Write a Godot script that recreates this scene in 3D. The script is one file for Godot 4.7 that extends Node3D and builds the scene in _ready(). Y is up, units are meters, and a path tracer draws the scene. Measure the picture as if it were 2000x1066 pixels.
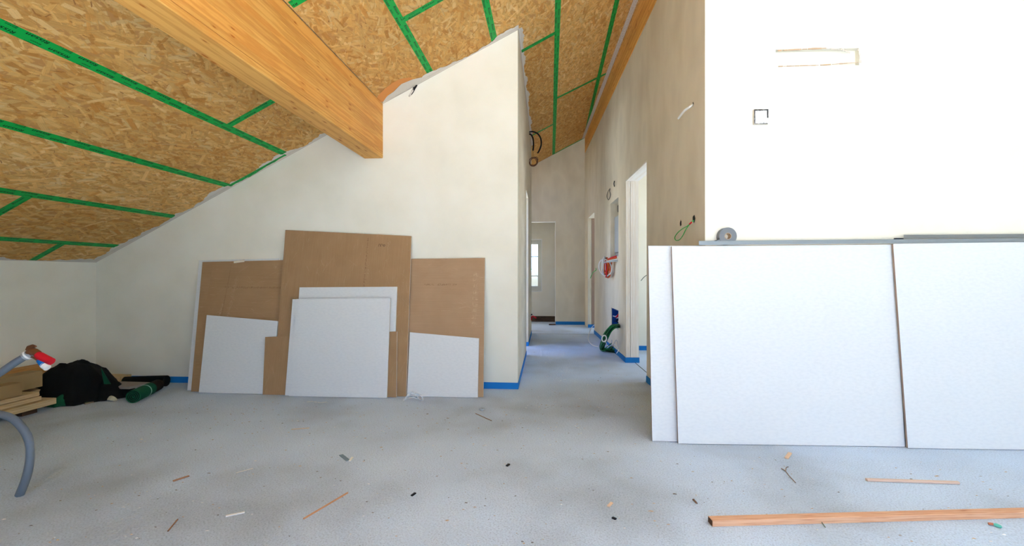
extends Node3D
# An attic under construction: leaning plasterboards, an OSB roof lining with taped joints, a glulam purlin and a corridor.
# Pixel helpers: a pixel of the 2000x1066 frame gives a direction; floor, wall or board planes give the distance.
const F := 889.0
const EYE := Vector3(0, 1.06, 0)
const YAW := 4.31
const FRONT_D := 4.15          # depth of the plastered partition
const KNEE_X := -4.41          # low wall under the roof slope
const CORR_X := -0.26          # corridor face of the partition
const END_D := 9.4             # wall at the end of the corridor
const FAR_D := 9.97            # outer wall with the small window
const REAR_D := -4.6           # glazed gable behind the camera
const RIGHT_X := 5.2
const RIDGE_X := 1.2
const GLASS_X0 := -1.5         # gable glazing behind the camera
const GLASS_X1 := 3.0
const ROOF_LIGHTS_RIGHT := [[2.0, 3.8, -4.0, -2.4], [3.3, 4.4, 3.9, 5.6], [3.3, 4.4, 7.2, 8.8]]   # roof windows: x0, x1, d0, d1
const ROOF_LIGHTS_LEFT := [[-1.052, 0.70, -4.2, -1.0], [-3.0, -1.052, 4.8, 7.2], [-1.052, -0.472, 8.2, 8.8]]
const WING := 0.0384           # tangent of the right wing's turn
const CORNER := Vector3(1.03, 0, -3.05)
var M := {}
var used := {}
var rng := RandomNumberGenerator.new()

func _ready() -> void:
	var cam := Camera3D.new()
	cam.name = "camera"
	add_child(cam)
	cam.position = EYE
	cam.rotation.y = deg_to_rad(YAW)
	cam.fov = rad_to_deg(2.0 * atan(533.0 / F))
	cam.near = 0.05
	cam.far = 300.0
	cam.current = true
	var sky := ProceduralSkyMaterial.new()
	sky.sky_top_color = Color(0.42, 0.65, 1.0)
	sky.sky_horizon_color = Color(0.72, 0.88, 1.0)
	sky.sky_curve = 0.2
	sky.ground_horizon_color = Color(0.6, 0.62, 0.6)
	sky.ground_bottom_color = Color(0.4, 0.42, 0.38)
	sky.sky_energy_multiplier = 1.15
	var env := Environment.new()
	env.background_mode = Environment.BG_SKY
	env.sky = Sky.new()
	env.sky.sky_material = sky
	env.tonemap_mode = Environment.TONE_MAPPER_LINEAR
	env.tonemap_exposure = 3.8
	env.sdfgi_enabled = true
	env.ssao_enabled = true
	env.ssil_enabled = true
	var we := WorldEnvironment.new()
	we.name = "world"
	we.environment = env
	add_child(we)
	var sun := DirectionalLight3D.new()
	sun.name = "sun"
	sun.light_color = Color(1.0, 0.97, 0.91)
	sun.light_energy = 4.8
	sun.light_angular_distance = 0.6
	sun.shadow_enabled = true
	add_child(sun)
	sun.look_at_from_position(Vector3(1.5, 12, 4), Vector3.ZERO)
	rng.seed = 1
	make_materials()
	build_shell()
	build_ceiling()
	build_beams()
	build_trims()
	build_boards()
	build_white_wall()
	build_corridor_things()
	build_corner()
	build_floor_things()

# ------------------------------------------------------------------ small helpers
func slope(x: float) -> float:
	return 1.166 + 0.511 * (x - KNEE_X)
func ray(u: float, v: float) -> Vector3:
	return Basis(Vector3.UP, deg_to_rad(YAW)) * Vector3((u - 1000.0) / F, (533.0 - v) / F, -1.0)
func hit(u: float, v: float, n: Vector3, p: Vector3) -> Vector3:
	var r := ray(u, v)
	return EYE + r * ((p - EYE).dot(n) / r.dot(n))
func on_floor(u: float, v: float, y := 0.0) -> Vector3:
	return hit(u, v, Vector3.UP, Vector3(0, y, 0))
func on_front(u: float, v: float, d := FRONT_D) -> Vector3:
	return hit(u, v, Vector3(0, 0, 1), Vector3(0, 0, -d))
func on_x(u: float, v: float, x: float) -> Vector3:
	return hit(u, v, Vector3(1, 0, 0), Vector3(x, 0, 0))
func on_corridor(u: float, v: float, off := 0.0) -> Vector3:
	return hit(u, v, wing_x(), CORNER - wing_x() * off)
func wing_x() -> Vector3:
	return Vector3(1, 0, -WING).normalized()
func wing_z() -> Vector3:      # into the depth along the right corridor wall
	return Vector3(-WING, 0, -1).normalized()
func on_wing(u: float, v: float, off := 0.0) -> Vector3:   # white wall plane, off metres in front of it
	return hit(u, v, wing_z(), CORNER - wing_z() * off)
func numbered(called: String) -> String:
	var n: int = used.get(called, 0)
	used[called] = n + 1
	return called if n == 0 else "%s_%03d" % [called, n]
func tag(o: Node, label: String, category: String, group := "") -> Node:
	o.set_meta("label", label)
	o.set_meta("category", category)
	if group != "":
		o.set_meta("group", group)
	return o
func thing(called: String, label: String, category: String, at := Vector3.ZERO, group := "") -> Node3D:
	var o := Node3D.new()
	o.name = numbered(called)
	add_child(o)
	o.position = at
	tag(o, label, category, group)
	return o
func structure(called: String, label: String, category: String) -> Node3D:
	var o := thing(called, label, category)
	o.set_meta("kind", "structure")
	return o
func new_st() -> SurfaceTool:
	var st := SurfaceTool.new()
	st.begin(Mesh.PRIMITIVE_TRIANGLES)
	return st
func part(st: SurfaceTool, called: String, mat: Material, parent: Node = null) -> MeshInstance3D:
	var o := MeshInstance3D.new()
	o.mesh = st.commit()
	o.material_override = null
	o.mesh.surface_set_material(0, mat)
	if parent == null:
		o.name = numbered(called)
		add_child(o)
	else:
		o.name = called
		parent.add_child(o, true)
	return o
func tri(st: SurfaceTool, p: Array, n: Array, uv: Array) -> void:
	for i in 3:
		st.set_normal(n[i])
		st.set_uv(uv[i])
		st.set_uv2(uv[i])
		st.add_vertex(p[i])
# a flat four-cornered face whose outward side looks along out; uv in metres from its first corner
func face(st: SurfaceTool, a: Vector3, b: Vector3, c: Vector3, d: Vector3, out: Vector3, uv0 := Vector2.ZERO) -> void:
	var n := (b - a).cross(d - a)
	if n.length() < 1e-12:
		n = (c - b).cross(d - b)
	n = n.normalized()
	var ex := (b - a).normalized()
	var ey := n.cross(ex)
	var q := [a, b, c, d]
	var uv := []
	for p in q:
		uv.append(uv0 + Vector2((p - a).dot(ex), -(p - a).dot(ey)))
	if n.dot(out) < 0.0:
		n = -n
		tri(st, [a, b, c], [n, n, n], [uv[0], uv[1], uv[2]])
		tri(st, [a, c, d], [n, n, n], [uv[0], uv[2], uv[3]])
	else:
		tri(st, [a, c, b], [n, n, n], [uv[0], uv[2], uv[1]])
		tri(st, [a, d, c], [n, n, n], [uv[0], uv[3], uv[2]])
# a six-faced solid: p[0..3] one face, p[4..7] the opposite one
func hexa(st: SurfaceTool, p: Array, uv0 := Vector2.ZERO) -> void:
	var m := Vector3.ZERO
	for q in p:
		m += q
	m /= 8.0
	for f in [[0, 1, 2, 3], [4, 5, 6, 7], [0, 1, 5, 4], [1, 2, 6, 5], [2, 3, 7, 6], [3, 0, 4, 7]]:
		var mid: Vector3 = (p[f[0]] + p[f[1]] + p[f[2]] + p[f[3]]) / 4.0
		face(st, p[f[0]], p[f[1]], p[f[2]], p[f[3]], mid - m, uv0)
func box(st: SurfaceTool, a: Vector3, b: Vector3, uv0 := Vector2.ZERO) -> void:
	oriented(st, a, Vector3(b.x - a.x, 0, 0), Vector3(0, b.y - a.y, 0), Vector3(0, 0, b.z - a.z), uv0)
func oriented(st: SurfaceTool, o: Vector3, x: Vector3, y: Vector3, z: Vector3, uv0 := Vector2.ZERO) -> void:
	hexa(st, [o, o + x, o + x + y, o + y, o + z, o + x + z, o + x + y + z, o + y + z], uv0)
# a bar along x with chamfered long edges
func bar(st: SurfaceTool, o: Vector3, x: Vector3, y: Vector3, z: Vector3, c: float) -> void:
	var yn := y.normalized() * c
	var zn := z.normalized() * c
	var ring := [yn, y - yn, y + zn, y + z - zn, y + z - yn, yn + z, z - zn, zn]
	var mid := (y + z) / 2.0
	for i in 8:
		var a: Vector3 = ring[i]
		var b: Vector3 = ring[(i + 1) % 8]
		face(st, o + a, o + a + x, o + b + x, o + b, (a + b) / 2.0 - mid)
	for s in 2:
		for i in range(1, 7):
			var e: Vector3 = o + x * s
			var n := x.normalized() * (1.0 if s else -1.0)
			var q := [e + ring[0], e + ring[i], e + ring[i + 1]]
			var uv := [Vector2(0, 0), Vector2((q[1] - q[0]).length(), 0), Vector2(0, (q[2] - q[0]).length())]
			if (q[1] - q[0]).cross(q[2] - q[0]).dot(n) > 0.0:
				q.reverse()
			tri(st, q, [n, n, n], uv)
# polygon (Vector2 of s, y) in a wall frame, extruded by depth along w
func slab(st: SurfaceTool, poly: Array, o: Vector3, ex: Vector3, ey: Vector3, w: Vector3) -> void:
	var pk := PackedVector2Array(poly)
	var ids := Geometry2D.triangulate_polygon(pk)
	for k in 2:
		var n := w.normalized() * (1.0 if k else -1.0)
		for i in range(0, ids.size(), 3):
			var q := []
			var uv := []
			for j in 3:
				var c: Vector2 = pk[ids[i + j]]
				q.append(o + ex * c.x + ey * c.y + w * k)
				uv.append(Vector2(c.x, -c.y))
			if (q[1] - q[0]).cross(q[2] - q[0]).dot(n) > 0.0:
				q.reverse()
				uv.reverse()
			tri(st, q, [n, n, n], uv)
	var mid := Vector2.ZERO
	for c in poly:
		mid += c
	mid /= poly.size()
	for i in poly.size():
		var c: Vector2 = poly[i]
		var e: Vector2 = poly[(i + 1) % poly.size()]
		var a := o + ex * c.x + ey * c.y
		var b := o + ex * e.x + ey * e.y
		var side := Vector2((e - c).y, -(e - c).x)
		if Geometry2D.is_polygon_clockwise(pk):
			side = -side
		face(st, a, b, b + w, a + w, ex * side.x + ey * side.y)
# wall of cells, holes = [s0, s1, y0, y1, depth]; depth 0 goes right through
func holed(st: SurfaceTool, o: Vector3, ex: Vector3, w: Vector3, s0: float, s1: float, y0: float, y1: float, holes: Array) -> void:
	var ss := [s0, s1]
	var ys := [y0, y1]
	for h in holes:
		ss.append_array([h[0], h[1]])
		ys.append_array([h[2], h[3]])
	ss.sort()
	ys.sort()
	for i in ss.size() - 1:
		for j in ys.size() - 1:
			if ss[i + 1] - ss[i] < 1e-4 or ys[j + 1] - ys[j] < 1e-4:
				continue
			var c := Vector2((ss[i] + ss[i + 1]) / 2.0, (ys[j] + ys[j + 1]) / 2.0)
			var start := 0.0
			for h in holes:
				if c.x > h[0] and c.x < h[1] and c.y > h[2] and c.y < h[3]:
					start = 1.0 if h[4] <= 0.0 else h[4] / w.length()
			if start < 1.0:
				oriented(st, o + ex * ss[i] + Vector3.UP * ys[j] + w * start, ex * (ss[i + 1] - ss[i]), Vector3.UP * (ys[j + 1] - ys[j]), w * (1.0 - start), Vector2(ss[i], -ys[j]))
func spline(pts: Array, n: int) -> Array:
	var out := []
	for i in pts.size() - 1:
		var a: Vector3 = pts[maxi(i - 1, 0)]
		var b: Vector3 = pts[i]
		var c: Vector3 = pts[i + 1]
		var d: Vector3 = pts[mini(i + 2, pts.size() - 1)]
		for k in n:
			out.append(b.cubic_interpolate(c, a, d, float(k) / n))
	out.append(pts[-1])
	return out
# round rod along a path; radius is a number or a Callable(index) -> float
func tube(st: SurfaceTool, pts: Array, radius, sides := 8, flat := 1.0) -> void:
	var up := Vector3.UP
	var rings := []
	var along := 0.0
	for i in pts.size():
		var t: Vector3 = (pts[mini(i + 1, pts.size() - 1)] - pts[maxi(i - 1, 0)]).normalized()
		if absf(t.dot(up)) > 0.95:
			up = Vector3(1, 0, 0.2).normalized()
		var x := t.cross(up).normalized()
		var y := x.cross(t).normalized()
		up = y
		var r: float = radius.call(i) if radius is Callable else radius
		if i:
			along += (pts[i] - pts[i - 1]).length()
		var ring := []
		for k in sides + 1:
			var a := TAU * k / sides
			var dir := x * cos(a) + y * sin(a) * flat
			ring.append([pts[i] + dir * r, dir.normalized(), Vector2(along, float(k) / sides * 0.1), t])
		rings.append(ring)
	for i in rings.size() - 1:
		for k in sides:
			var a: Array = rings[i][k]
			var b: Array = rings[i][k + 1]
			var c: Array = rings[i + 1][k + 1]
			var d: Array = rings[i + 1][k]
			tri(st, [a[0], b[0], c[0]], [a[1], b[1], c[1]], [a[2], b[2], c[2]])
			tri(st, [a[0], c[0], d[0]], [a[1], c[1], d[1]], [a[2], c[2], d[2]])
	for e in 2:
		var i := 0 if e == 0 else rings.size() - 1
		var n: Vector3 = rings[i][0][3] * (-1.0 if e == 0 else 1.0)
		for k in sides:
			var q := [pts[i], rings[i][k][0], rings[i][k + 1][0]]
			if (q[1] - q[0]).cross(q[2] - q[0]).dot(n) > 0.0:
				q.reverse()
			tri(st, q, [n, n, n], [Vector2(0, 0), Vector2(0.01, 0), Vector2(0, 0.01)])
func loop(center: Vector3, x: Vector3, y: Vector3, r: float, a0 := 0.0, a1 := TAU, n := 24) -> Array:
	var out := []
	for i in n + 1:
		var a := lerpf(a0, a1, float(i) / n)
		out.append(center + x * cos(a) * r + y * sin(a) * r)
	return out

# ------------------------------------------------------------------ materials
func mat(color: Color, rough := 0.8, tex: Texture2D = null, scale := 1.0) -> StandardMaterial3D:
	var m := StandardMaterial3D.new()
	m.albedo_color = color
	m.roughness = rough
	m.metallic_specular = 0.3
	if tex:
		m.albedo_texture = tex
		m.uv1_scale = Vector3(scale, scale, scale)
	return m
func metre_mat(color: Color, rough: float, tex: Texture2D, scale: Vector3) -> StandardMaterial3D:
	var m := mat(color, rough, tex)
	m.uv1_scale = scale
	return m
func noise(freq: float, octaves: int, seed_: int, stops: Array, size := 512) -> NoiseTexture2D:
	var n := FastNoiseLite.new()
	n.noise_type = FastNoiseLite.TYPE_SIMPLEX_SMOOTH
	n.frequency = freq
	n.fractal_octaves = octaves
	n.seed = seed_
	var t := NoiseTexture2D.new()
	t.width = size
	t.height = size
	t.seamless = true
	t.noise = n
	var g := Gradient.new()
	g.offsets = PackedFloat32Array(stops.map(func(s): return s[0]))
	g.colors = PackedColorArray(stops.map(func(s): return s[1]))
	t.color_ramp = g
	return t
func relief(m: StandardMaterial3D, freq: float, octaves: int, seed_: int, cm: float) -> void:
	m.heightmap_enabled = true
	m.heightmap_scale = cm
	m.heightmap_texture = noise(freq, octaves, seed_, [[0.0, Color.BLACK], [1.0, Color.WHITE]])
func to_texture(bytes: PackedByteArray, w: int, h: int) -> ImageTexture:
	return ImageTexture.create_from_image(Image.create_from_data(w, h, false, Image.FORMAT_RGB8, bytes))
# strands of wood pressed into a board; 1024 pixels span 2.2 metres
func osb_texture(seed_: int) -> ImageTexture:
	var r := RandomNumberGenerator.new()
	r.seed = seed_
	const N := 1024
	var px := PackedByteArray()
	px.resize(N * N * 3)
	for i in N * N:
		px[i * 3] = 204
		px[i * 3 + 1] = 152
		px[i * 3 + 2] = 90
	var tones := [Color8(234, 185, 112), Color8(230, 180, 106), Color8(238, 192, 120), Color8(226, 173, 98), Color8(244, 208, 146), Color8(220, 162, 86), Color8(233, 182, 108), Color8(210, 148, 74), Color8(229, 176, 100), Color8(240, 196, 126)]
	for k in 9500:
		var long := r.randf_range(16.0, 72.0)
		var wide := r.randf_range(3.0, 15.0)
		if k > 7400:
			long = r.randf_range(5.0, 22.0)
			wide = r.randf_range(0.7, 2.4)
		var a := r.randfn(0.0, 0.55)
		var c: Color = tones[r.randi() % tones.size()]
		var shade := r.randf_range(0.93, 1.05)
		if k > 9150:
			c = Color8(158, 106, 60)
		var cx := r.randf() * N
		var cy := r.randf() * N
		var ca := cos(a)
		var sa := sin(a)
		var steps := int(long * 1.35)
		var rows := int(wide * 1.35) + 1
		for j in rows:
			var streak := shade * r.randf_range(0.95, 1.03)
			if j == 0 and k < 7400:
				streak *= 0.87
			var cr := int(clampf(c.r * streak, 0, 1) * 255)
			var cg := int(clampf(c.g * streak, 0, 1) * 255)
			var cb := int(clampf(c.b * streak, 0, 1) * 255)
			var y := j / 1.35
			var skip := r.randi_range(0, 4)
			for i in range(skip, steps - r.randi_range(0, 4)):
				var x := i / 1.35
				var at := ((int(cy + x * sa + y * ca + N) & 1023) * N + (int(cx + x * ca - y * sa + N) & 1023)) * 3
				px[at] = (px[at] * 2 + cr * 3) / 5
				px[at + 1] = (px[at + 1] * 2 + cg * 3) / 5
				px[at + 2] = (px[at + 2] * 2 + cb * 3) / 5
	return to_texture(px, N, N)
# sawn timber: grain runs along u; 1024 x 256 pixels
func wood_texture(seed_: int, light: Color, dark: Color, knots: int, rings: float) -> ImageTexture:
	var r := RandomNumberGenerator.new()
	r.seed = seed_
	var n := FastNoiseLite.new()
	n.seed = seed_
	n.frequency = 0.012
	n.fractal_octaves = 3
	const W := 1024
	const HT := 256
	var spots := []
	for k in knots:
		spots.append(Vector3(r.randf() * W, r.randf_range(12, HT - 12), r.randf_range(2.0, 5.5)))
	var px := PackedByteArray()
	px.resize(W * HT * 3)
	var tone := PackedFloat32Array()
	tone.resize(W * HT)
	for y in HT:
		for x in W:
			var around := minf(float(x), float(W - x)) / float(W)
			var g := n.get_noise_2d(around * 420.0, y * 3.0)
			var v := 0.5 + 0.5 * sin((y * 0.11 + g * 3.2) * rings)
			tone[y * W + x] = v * v * 0.5 + n.get_noise_2d(around * 1500.0, y * 28.0 + 900.0) * 0.25
	for s in spots:
		for y in range(maxi(0, int(s.y - s.z * 3)), mini(HT, int(s.y + s.z * 3))):
			for x in range(maxi(0, int(s.x - s.z * 6)), mini(W, int(s.x + s.z * 6))):
				var q := Vector2((x - s.x) * 0.55, y - s.y).length() / float(s.z)
				if q < 3.0:
					tone[y * W + x] = lerpf(tone[y * W + x], 1.7 if q < 1.0 else 0.7, clampf(1.6 - q * 0.55, 0.0, 1.0))
	for i in W * HT:
		var c := light.lerp(dark, clampf(tone[i], 0.0, 1.6))
		px[i * 3] = int(clampf(c.r, 0, 1) * 255)
		px[i * 3 + 1] = int(clampf(c.g, 0, 1) * 255)
		px[i * 3 + 2] = int(clampf(c.b, 0, 1) * 255)
	return to_texture(px, W, HT)
# print: fills the letters of a TextMesh into an image
func print_text(img: Image, text: String, at: Vector2, high: float, color: Color, wide := 1.0, lean := 0.0, turn := 0.0, serif := false) -> void:
	var t := TextMesh.new()
	var font := SystemFont.new()
	font.font_names = PackedStringArray(["Droid Serif" if serif else "Droid Sans"])
	font.font_weight = 700
	t.font = font
	t.text = text
	t.depth = 0.0
	t.font_size = 64
	t.pixel_size = 1.0
	t.horizontal_alignment = HORIZONTAL_ALIGNMENT_LEFT
	var arr := t.surface_get_arrays(0)
	var vs: PackedVector3Array = arr[Mesh.ARRAY_VERTEX]
	var idx: PackedInt32Array = arr[Mesh.ARRAY_INDEX]
	var k := high / 46.0
	var q := PackedVector2Array()
	for v in vs:
		q.append(at + Vector2((v.x * wide + v.y * lean) * k, -v.y * k).rotated(turn))
	for i in range(0, idx.size(), 3):
		var a := q[idx[i]]
		var b := q[idx[i + 1]]
		var c := q[idx[i + 2]]
		var lo := a.min(b).min(c).floor()
		var hi := a.max(b).max(c).ceil()
		for y in range(maxi(int(lo.y), 0), mini(int(hi.y) + 1, img.get_height())):
			for x in range(maxi(int(lo.x), 0), mini(int(hi.x) + 1, img.get_width())):
				if Geometry2D.point_is_inside_triangle(Vector2(x + 0.5, y + 0.5), a, b, c):
					img.set_pixel(x, y, img.get_pixel(x, y).lerp(color, color.a))
# paper of a plasterboard's back: fine ribs, rubbed marks
func paper_image(seed_: int, w: int, h: int, base: Color, ribs: float, upright: bool, marks: int, mark: Color) -> Image:
	var r := RandomNumberGenerator.new()
	r.seed = seed_
	var img := Image.create(w, h, false, Image.FORMAT_RGB8)
	var n := FastNoiseLite.new()
	n.seed = seed_
	n.frequency = 0.02
	for y in h:
		for x in w:
			var l := x if upright else y
			var m := y if upright else x
			var t := n.get_noise_2d(l * 12.0, m * 0.25) * ribs + n.get_noise_2d(x * 0.5, y * 0.5) * 0.02
			img.set_pixel(x, y, Color(base.r + t, base.g + t, base.b + t))
	for k in marks:
		var p := Vector2(r.randf() * w, r.randf() * h)
		var d := Vector2.from_angle(r.randfn(PI / 2 if upright else 0.0, 0.35)) * r.randf_range(0.5, 1.0)
		var strength := r.randf_range(0.08, 0.4)
		for s in r.randi_range(6, 60):
			p += d
			var x := int(p.x)
			var y := int(p.y)
			if x > 0 and y > 0 and x < w and y < h:
				img.set_pixel(x, y, img.get_pixel(x, y).lerp(mark, strength * r.randf()))
	return img
func metal(color: Color, rough := 0.4) -> StandardMaterial3D:
	var m := mat(color, rough)
	m.metallic = 0.85
	m.metallic_specular = 0.5
	return m
func make_materials() -> void:
	M.plaster = metre_mat(Color(1, 1, 1), 0.85, noise(0.006, 4, 3, [[0.0, Color8(232, 227, 210)], [0.45, Color8(237, 232, 216)], [1.0, Color8(241, 237, 223)]]), Vector3(0.5, 0.5, 0.5))
	M.raw_plaster = metre_mat(Color(1, 1, 1), 0.9, noise(0.008, 4, 11, [[0.0, Color8(212, 200, 178)], [0.4, Color8(222, 211, 189)], [0.62, Color8(228, 218, 197)], [1.0, Color8(217, 207, 187)]]), Vector3(0.4, 0.2, 0.55))
	M.screed = metre_mat(Color(1, 1, 1), 0.92, noise(0.16, 5, 21, [[0.0, Color8(154, 168, 182)], [0.3, Color8(195, 211, 229)], [0.55, Color8(207, 224, 243)], [1.0, Color8(218, 234, 250)]], 1024), Vector3(0.6, 0.6, 0.6))
	relief(M.screed, 0.14, 5, 22, 0.22)
	M.screed.detail_enabled = true
	M.screed.detail_blend_mode = BaseMaterial3D.BLEND_MODE_MUL
	M.screed.detail_albedo = noise(0.008, 4, 23, [[0.0, Color8(216, 212, 206)], [0.5, Color8(244, 243, 242)], [1.0, Color8(255, 255, 255)]])
	M.screed.detail_uv_layer = BaseMaterial3D.DETAIL_UV_2
	M.screed.uv2_scale = Vector3(0.21, 0.21, 0.37)
	M.osb = []
	for k in 2:
		var t := osb_texture(40 + k)
		for tint in [Color(1, 1, 1), Color(0.95, 0.93, 0.9)]:
			var m := mat(tint, 0.7, t, 1.0 / 2.2)
			m.heightmap_enabled = true
			m.heightmap_texture = t
			m.heightmap_scale = 0.05
			M.osb.append(m)
	M.lamella = []
	for k in 3:
		var t := wood_texture(60 + k, Color8(240, 182, 98), Color8(208, 136, 60), 26, 1.0)
		var m := mat([Color(1, 1, 1), Color(1, 0.965, 0.93), Color(0.965, 0.94, 0.92)][k], 0.55, t)
		m.uv1_scale = Vector3(1.0 / 2.6, 3.2, 1)
		M.lamella.append(m)
	M.batten = mat(Color(1, 1, 1), 0.65, wood_texture(71, Color8(224, 176, 140), Color8(186, 122, 84), 3, 2.0))
	M.batten.uv1_scale = Vector3(0.5, 9.0, 1)
	M.plank = mat(Color(1, 1, 1), 0.75, wood_texture(72, Color8(206, 182, 142), Color8(176, 146, 100), 6, 1.2))
	M.plank.uv1_scale = Vector3(0.5, 5.0, 1)
	M.orange_plank = mat(Color8(255, 214, 170), 0.7, M.plank.albedo_texture)
	M.orange_plank.uv1_scale = M.plank.uv1_scale
	M.end_grain = mat(Color8(92, 66, 48), 0.9)
	var strip := Image.create(768, 192, false, Image.FORMAT_RGB8)
	strip.fill(Color8(14, 168, 70))
	var ink := Color(0.02, 0.09, 0.04, 0.92)
	for k in 2:
		print_text(strip, "Rissan", Vector2(14 + 392 * k, 56 + 92 * (1 - k)), 54, ink, 1.4, 0.22)
		print_text(strip, "Rissan", Vector2(60 + 392 * k, 2 + 190 * k), 30, ink, 1.6, 0.22)
		print_text(strip, "Rissan", Vector2(60 + 392 * k, 60 + 96 * k), 24, ink, 1.5, 0.22)
	M.joint_tape = mat(Color(1, 1, 1), 0.45, ImageTexture.create_from_image(strip))
	M.joint_tape.uv1_scale = Vector3(1.0 / 0.24, 1.0 / 0.06, 1)
	M.smear = metre_mat(Color(1, 1, 1), 0.9, noise(0.05, 4, 31, [[0.0, Color8(196, 184, 166)], [0.5, Color8(226, 218, 206)], [1.0, Color8(240, 235, 227)]]), Vector3(1.5, 1.5, 1.5))
	M.blue_strip = mat(Color8(28, 122, 196), 0.6)
	M.white_board = metre_mat(Color(1, 1, 1), 0.85, noise(0.06, 5, 33, [[0.0, Color8(216, 218, 219)], [0.5, Color8(221, 223, 223)], [1.0, Color8(225, 226, 226)]]), Vector3(0.8, 1.8, 1.2))
	M.gypsum = mat(Color8(236, 232, 222), 0.9)
	M.paper_edge = mat(Color8(166, 140, 122), 0.85)
	M.white_trim = mat(Color8(240, 240, 238), 0.5)
	M.jamb_wood = mat(Color(1, 1, 1), 0.7, wood_texture(73, Color8(246, 240, 230), Color8(228, 212, 192), 4, 0.8))
	M.jamb_wood.uv1_scale = Vector3(0.4, 4.0, 1)
	M.zinc = metal(Color8(176, 184, 190), 0.45)
	M.zinc.metallic = 0.55
	var holes := Image.create(128, 64, false, Image.FORMAT_RGB8)
	holes.fill(Color8(158, 166, 170))
	for j in 4:
		for i in 8:
			for y in range(-4, 5):
				for x in range(-5, 6):
					if x * x * 0.7 + y * y < 17:
						holes.set_pixel((i * 16 + 8 * (j % 2) + x + 128) % 128, (j * 16 + 8 + y) % 64, Color8(44, 48, 52))
	M.perforated = mat(Color(1, 1, 1), 0.45, ImageTexture.create_from_image(holes))
	M.perforated.metallic = 0.35
	M.perforated.uv1_scale = Vector3(1.0 / 0.052, 1.0 / 0.026, 1)
	M.grey_tape = mat(Color8(120, 124, 128), 0.5)
	M.cardboard = mat(Color8(196, 168, 138), 0.85)
	M.black = mat(Color8(22, 22, 24), 0.55)
	M.black_cloth = mat(Color8(17, 18, 17), 0.95)
	M.green_cloth = mat(Color8(18, 84, 58), 0.8)
	M.cable_green = mat(Color8(24, 116, 60), 0.5)
	M.cable_dark = mat(Color8(14, 62, 42), 0.5)
	M.wire_green = mat(Color8(70, 190, 90), 0.5)
	M.cable_white = mat(Color8(226, 226, 222), 0.5)
	M.cable_orange = mat(Color8(222, 92, 36), 0.5)
	M.red = mat(Color8(205, 30, 44), 0.4)
	M.blue = mat(Color8(20, 104, 178), 0.45)
	M.blue_box = mat(Color8(16, 70, 150), 0.6)
	M.brass = metal(Color8(150, 104, 74), 0.5)
	M.hose = mat(Color8(118, 128, 140), 0.55)
	M.clear = mat(Color(0.92, 0.95, 0.97, 0.25), 0.12)
	M.clear.transparency = BaseMaterial3D.TRANSPARENCY_ALPHA
	M.glass = mat(Color(0.95, 0.98, 1, 0.1), 0.03)
	M.glass.transparency = BaseMaterial3D.TRANSPARENCY_ALPHA
	M.hole = mat(Color8(38, 32, 28), 0.95)
	M.grey_panel = mat(Color8(176, 180, 182), 0.6)
	M.rough_wood = mat(Color8(136, 122, 112), 0.85, wood_texture(74, Color8(176, 160, 148), Color8(104, 88, 78), 5, 1.5))
	M.rough_wood.uv1_scale = Vector3(0.8, 4.0, 1)
	M.stone = metre_mat(Color(1, 1, 1), 0.9, noise(0.05, 4, 35, [[0.0, Color8(176, 174, 170)], [1.0, Color8(206, 204, 200)]]), Vector3(0.5, 0.5, 0.5))

# ------------------------------------------------------------------ the room
# one slope of the roof from edge p to edge q, with roof windows [x0, x1, d0, d1] left open
func roof_slope(st: SurfaceTool, p: Vector3, q: Vector3, z0: float, z1: float, up: Vector3, lights: Array) -> void:
	var xs := [p.x, q.x]
	var zs := [z0, z1]
	for h in lights:
		xs.append_array([h[0], h[1]])
		zs.append_array([-h[2], -h[3]])
	xs.sort()
	zs.sort()
	for i in xs.size() - 1:
		for j in zs.size() - 1:
			var c := Vector2((xs[i] + xs[i + 1]) / 2.0, -(zs[j] + zs[j + 1]) / 2.0)
			if lights.any(func(h): return c.x > h[0] and c.x < h[1] and c.y > h[2] and c.y < h[3]) or xs[i + 1] - xs[i] < 1e-4 or zs[j + 1] - zs[j] < 1e-4:
				continue
			var e := []
			for lift in [Vector3.ZERO, up]:
				for k in [[i, j], [i + 1, j], [i + 1, j + 1], [i, j + 1]]:
					var x: float = xs[k[0]]
					e.append(Vector3(x, lerpf(p.y, q.y, (x - p.x) / (q.x - p.x)), zs[k[1]]) + lift)
			hexa(st, e)
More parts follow.
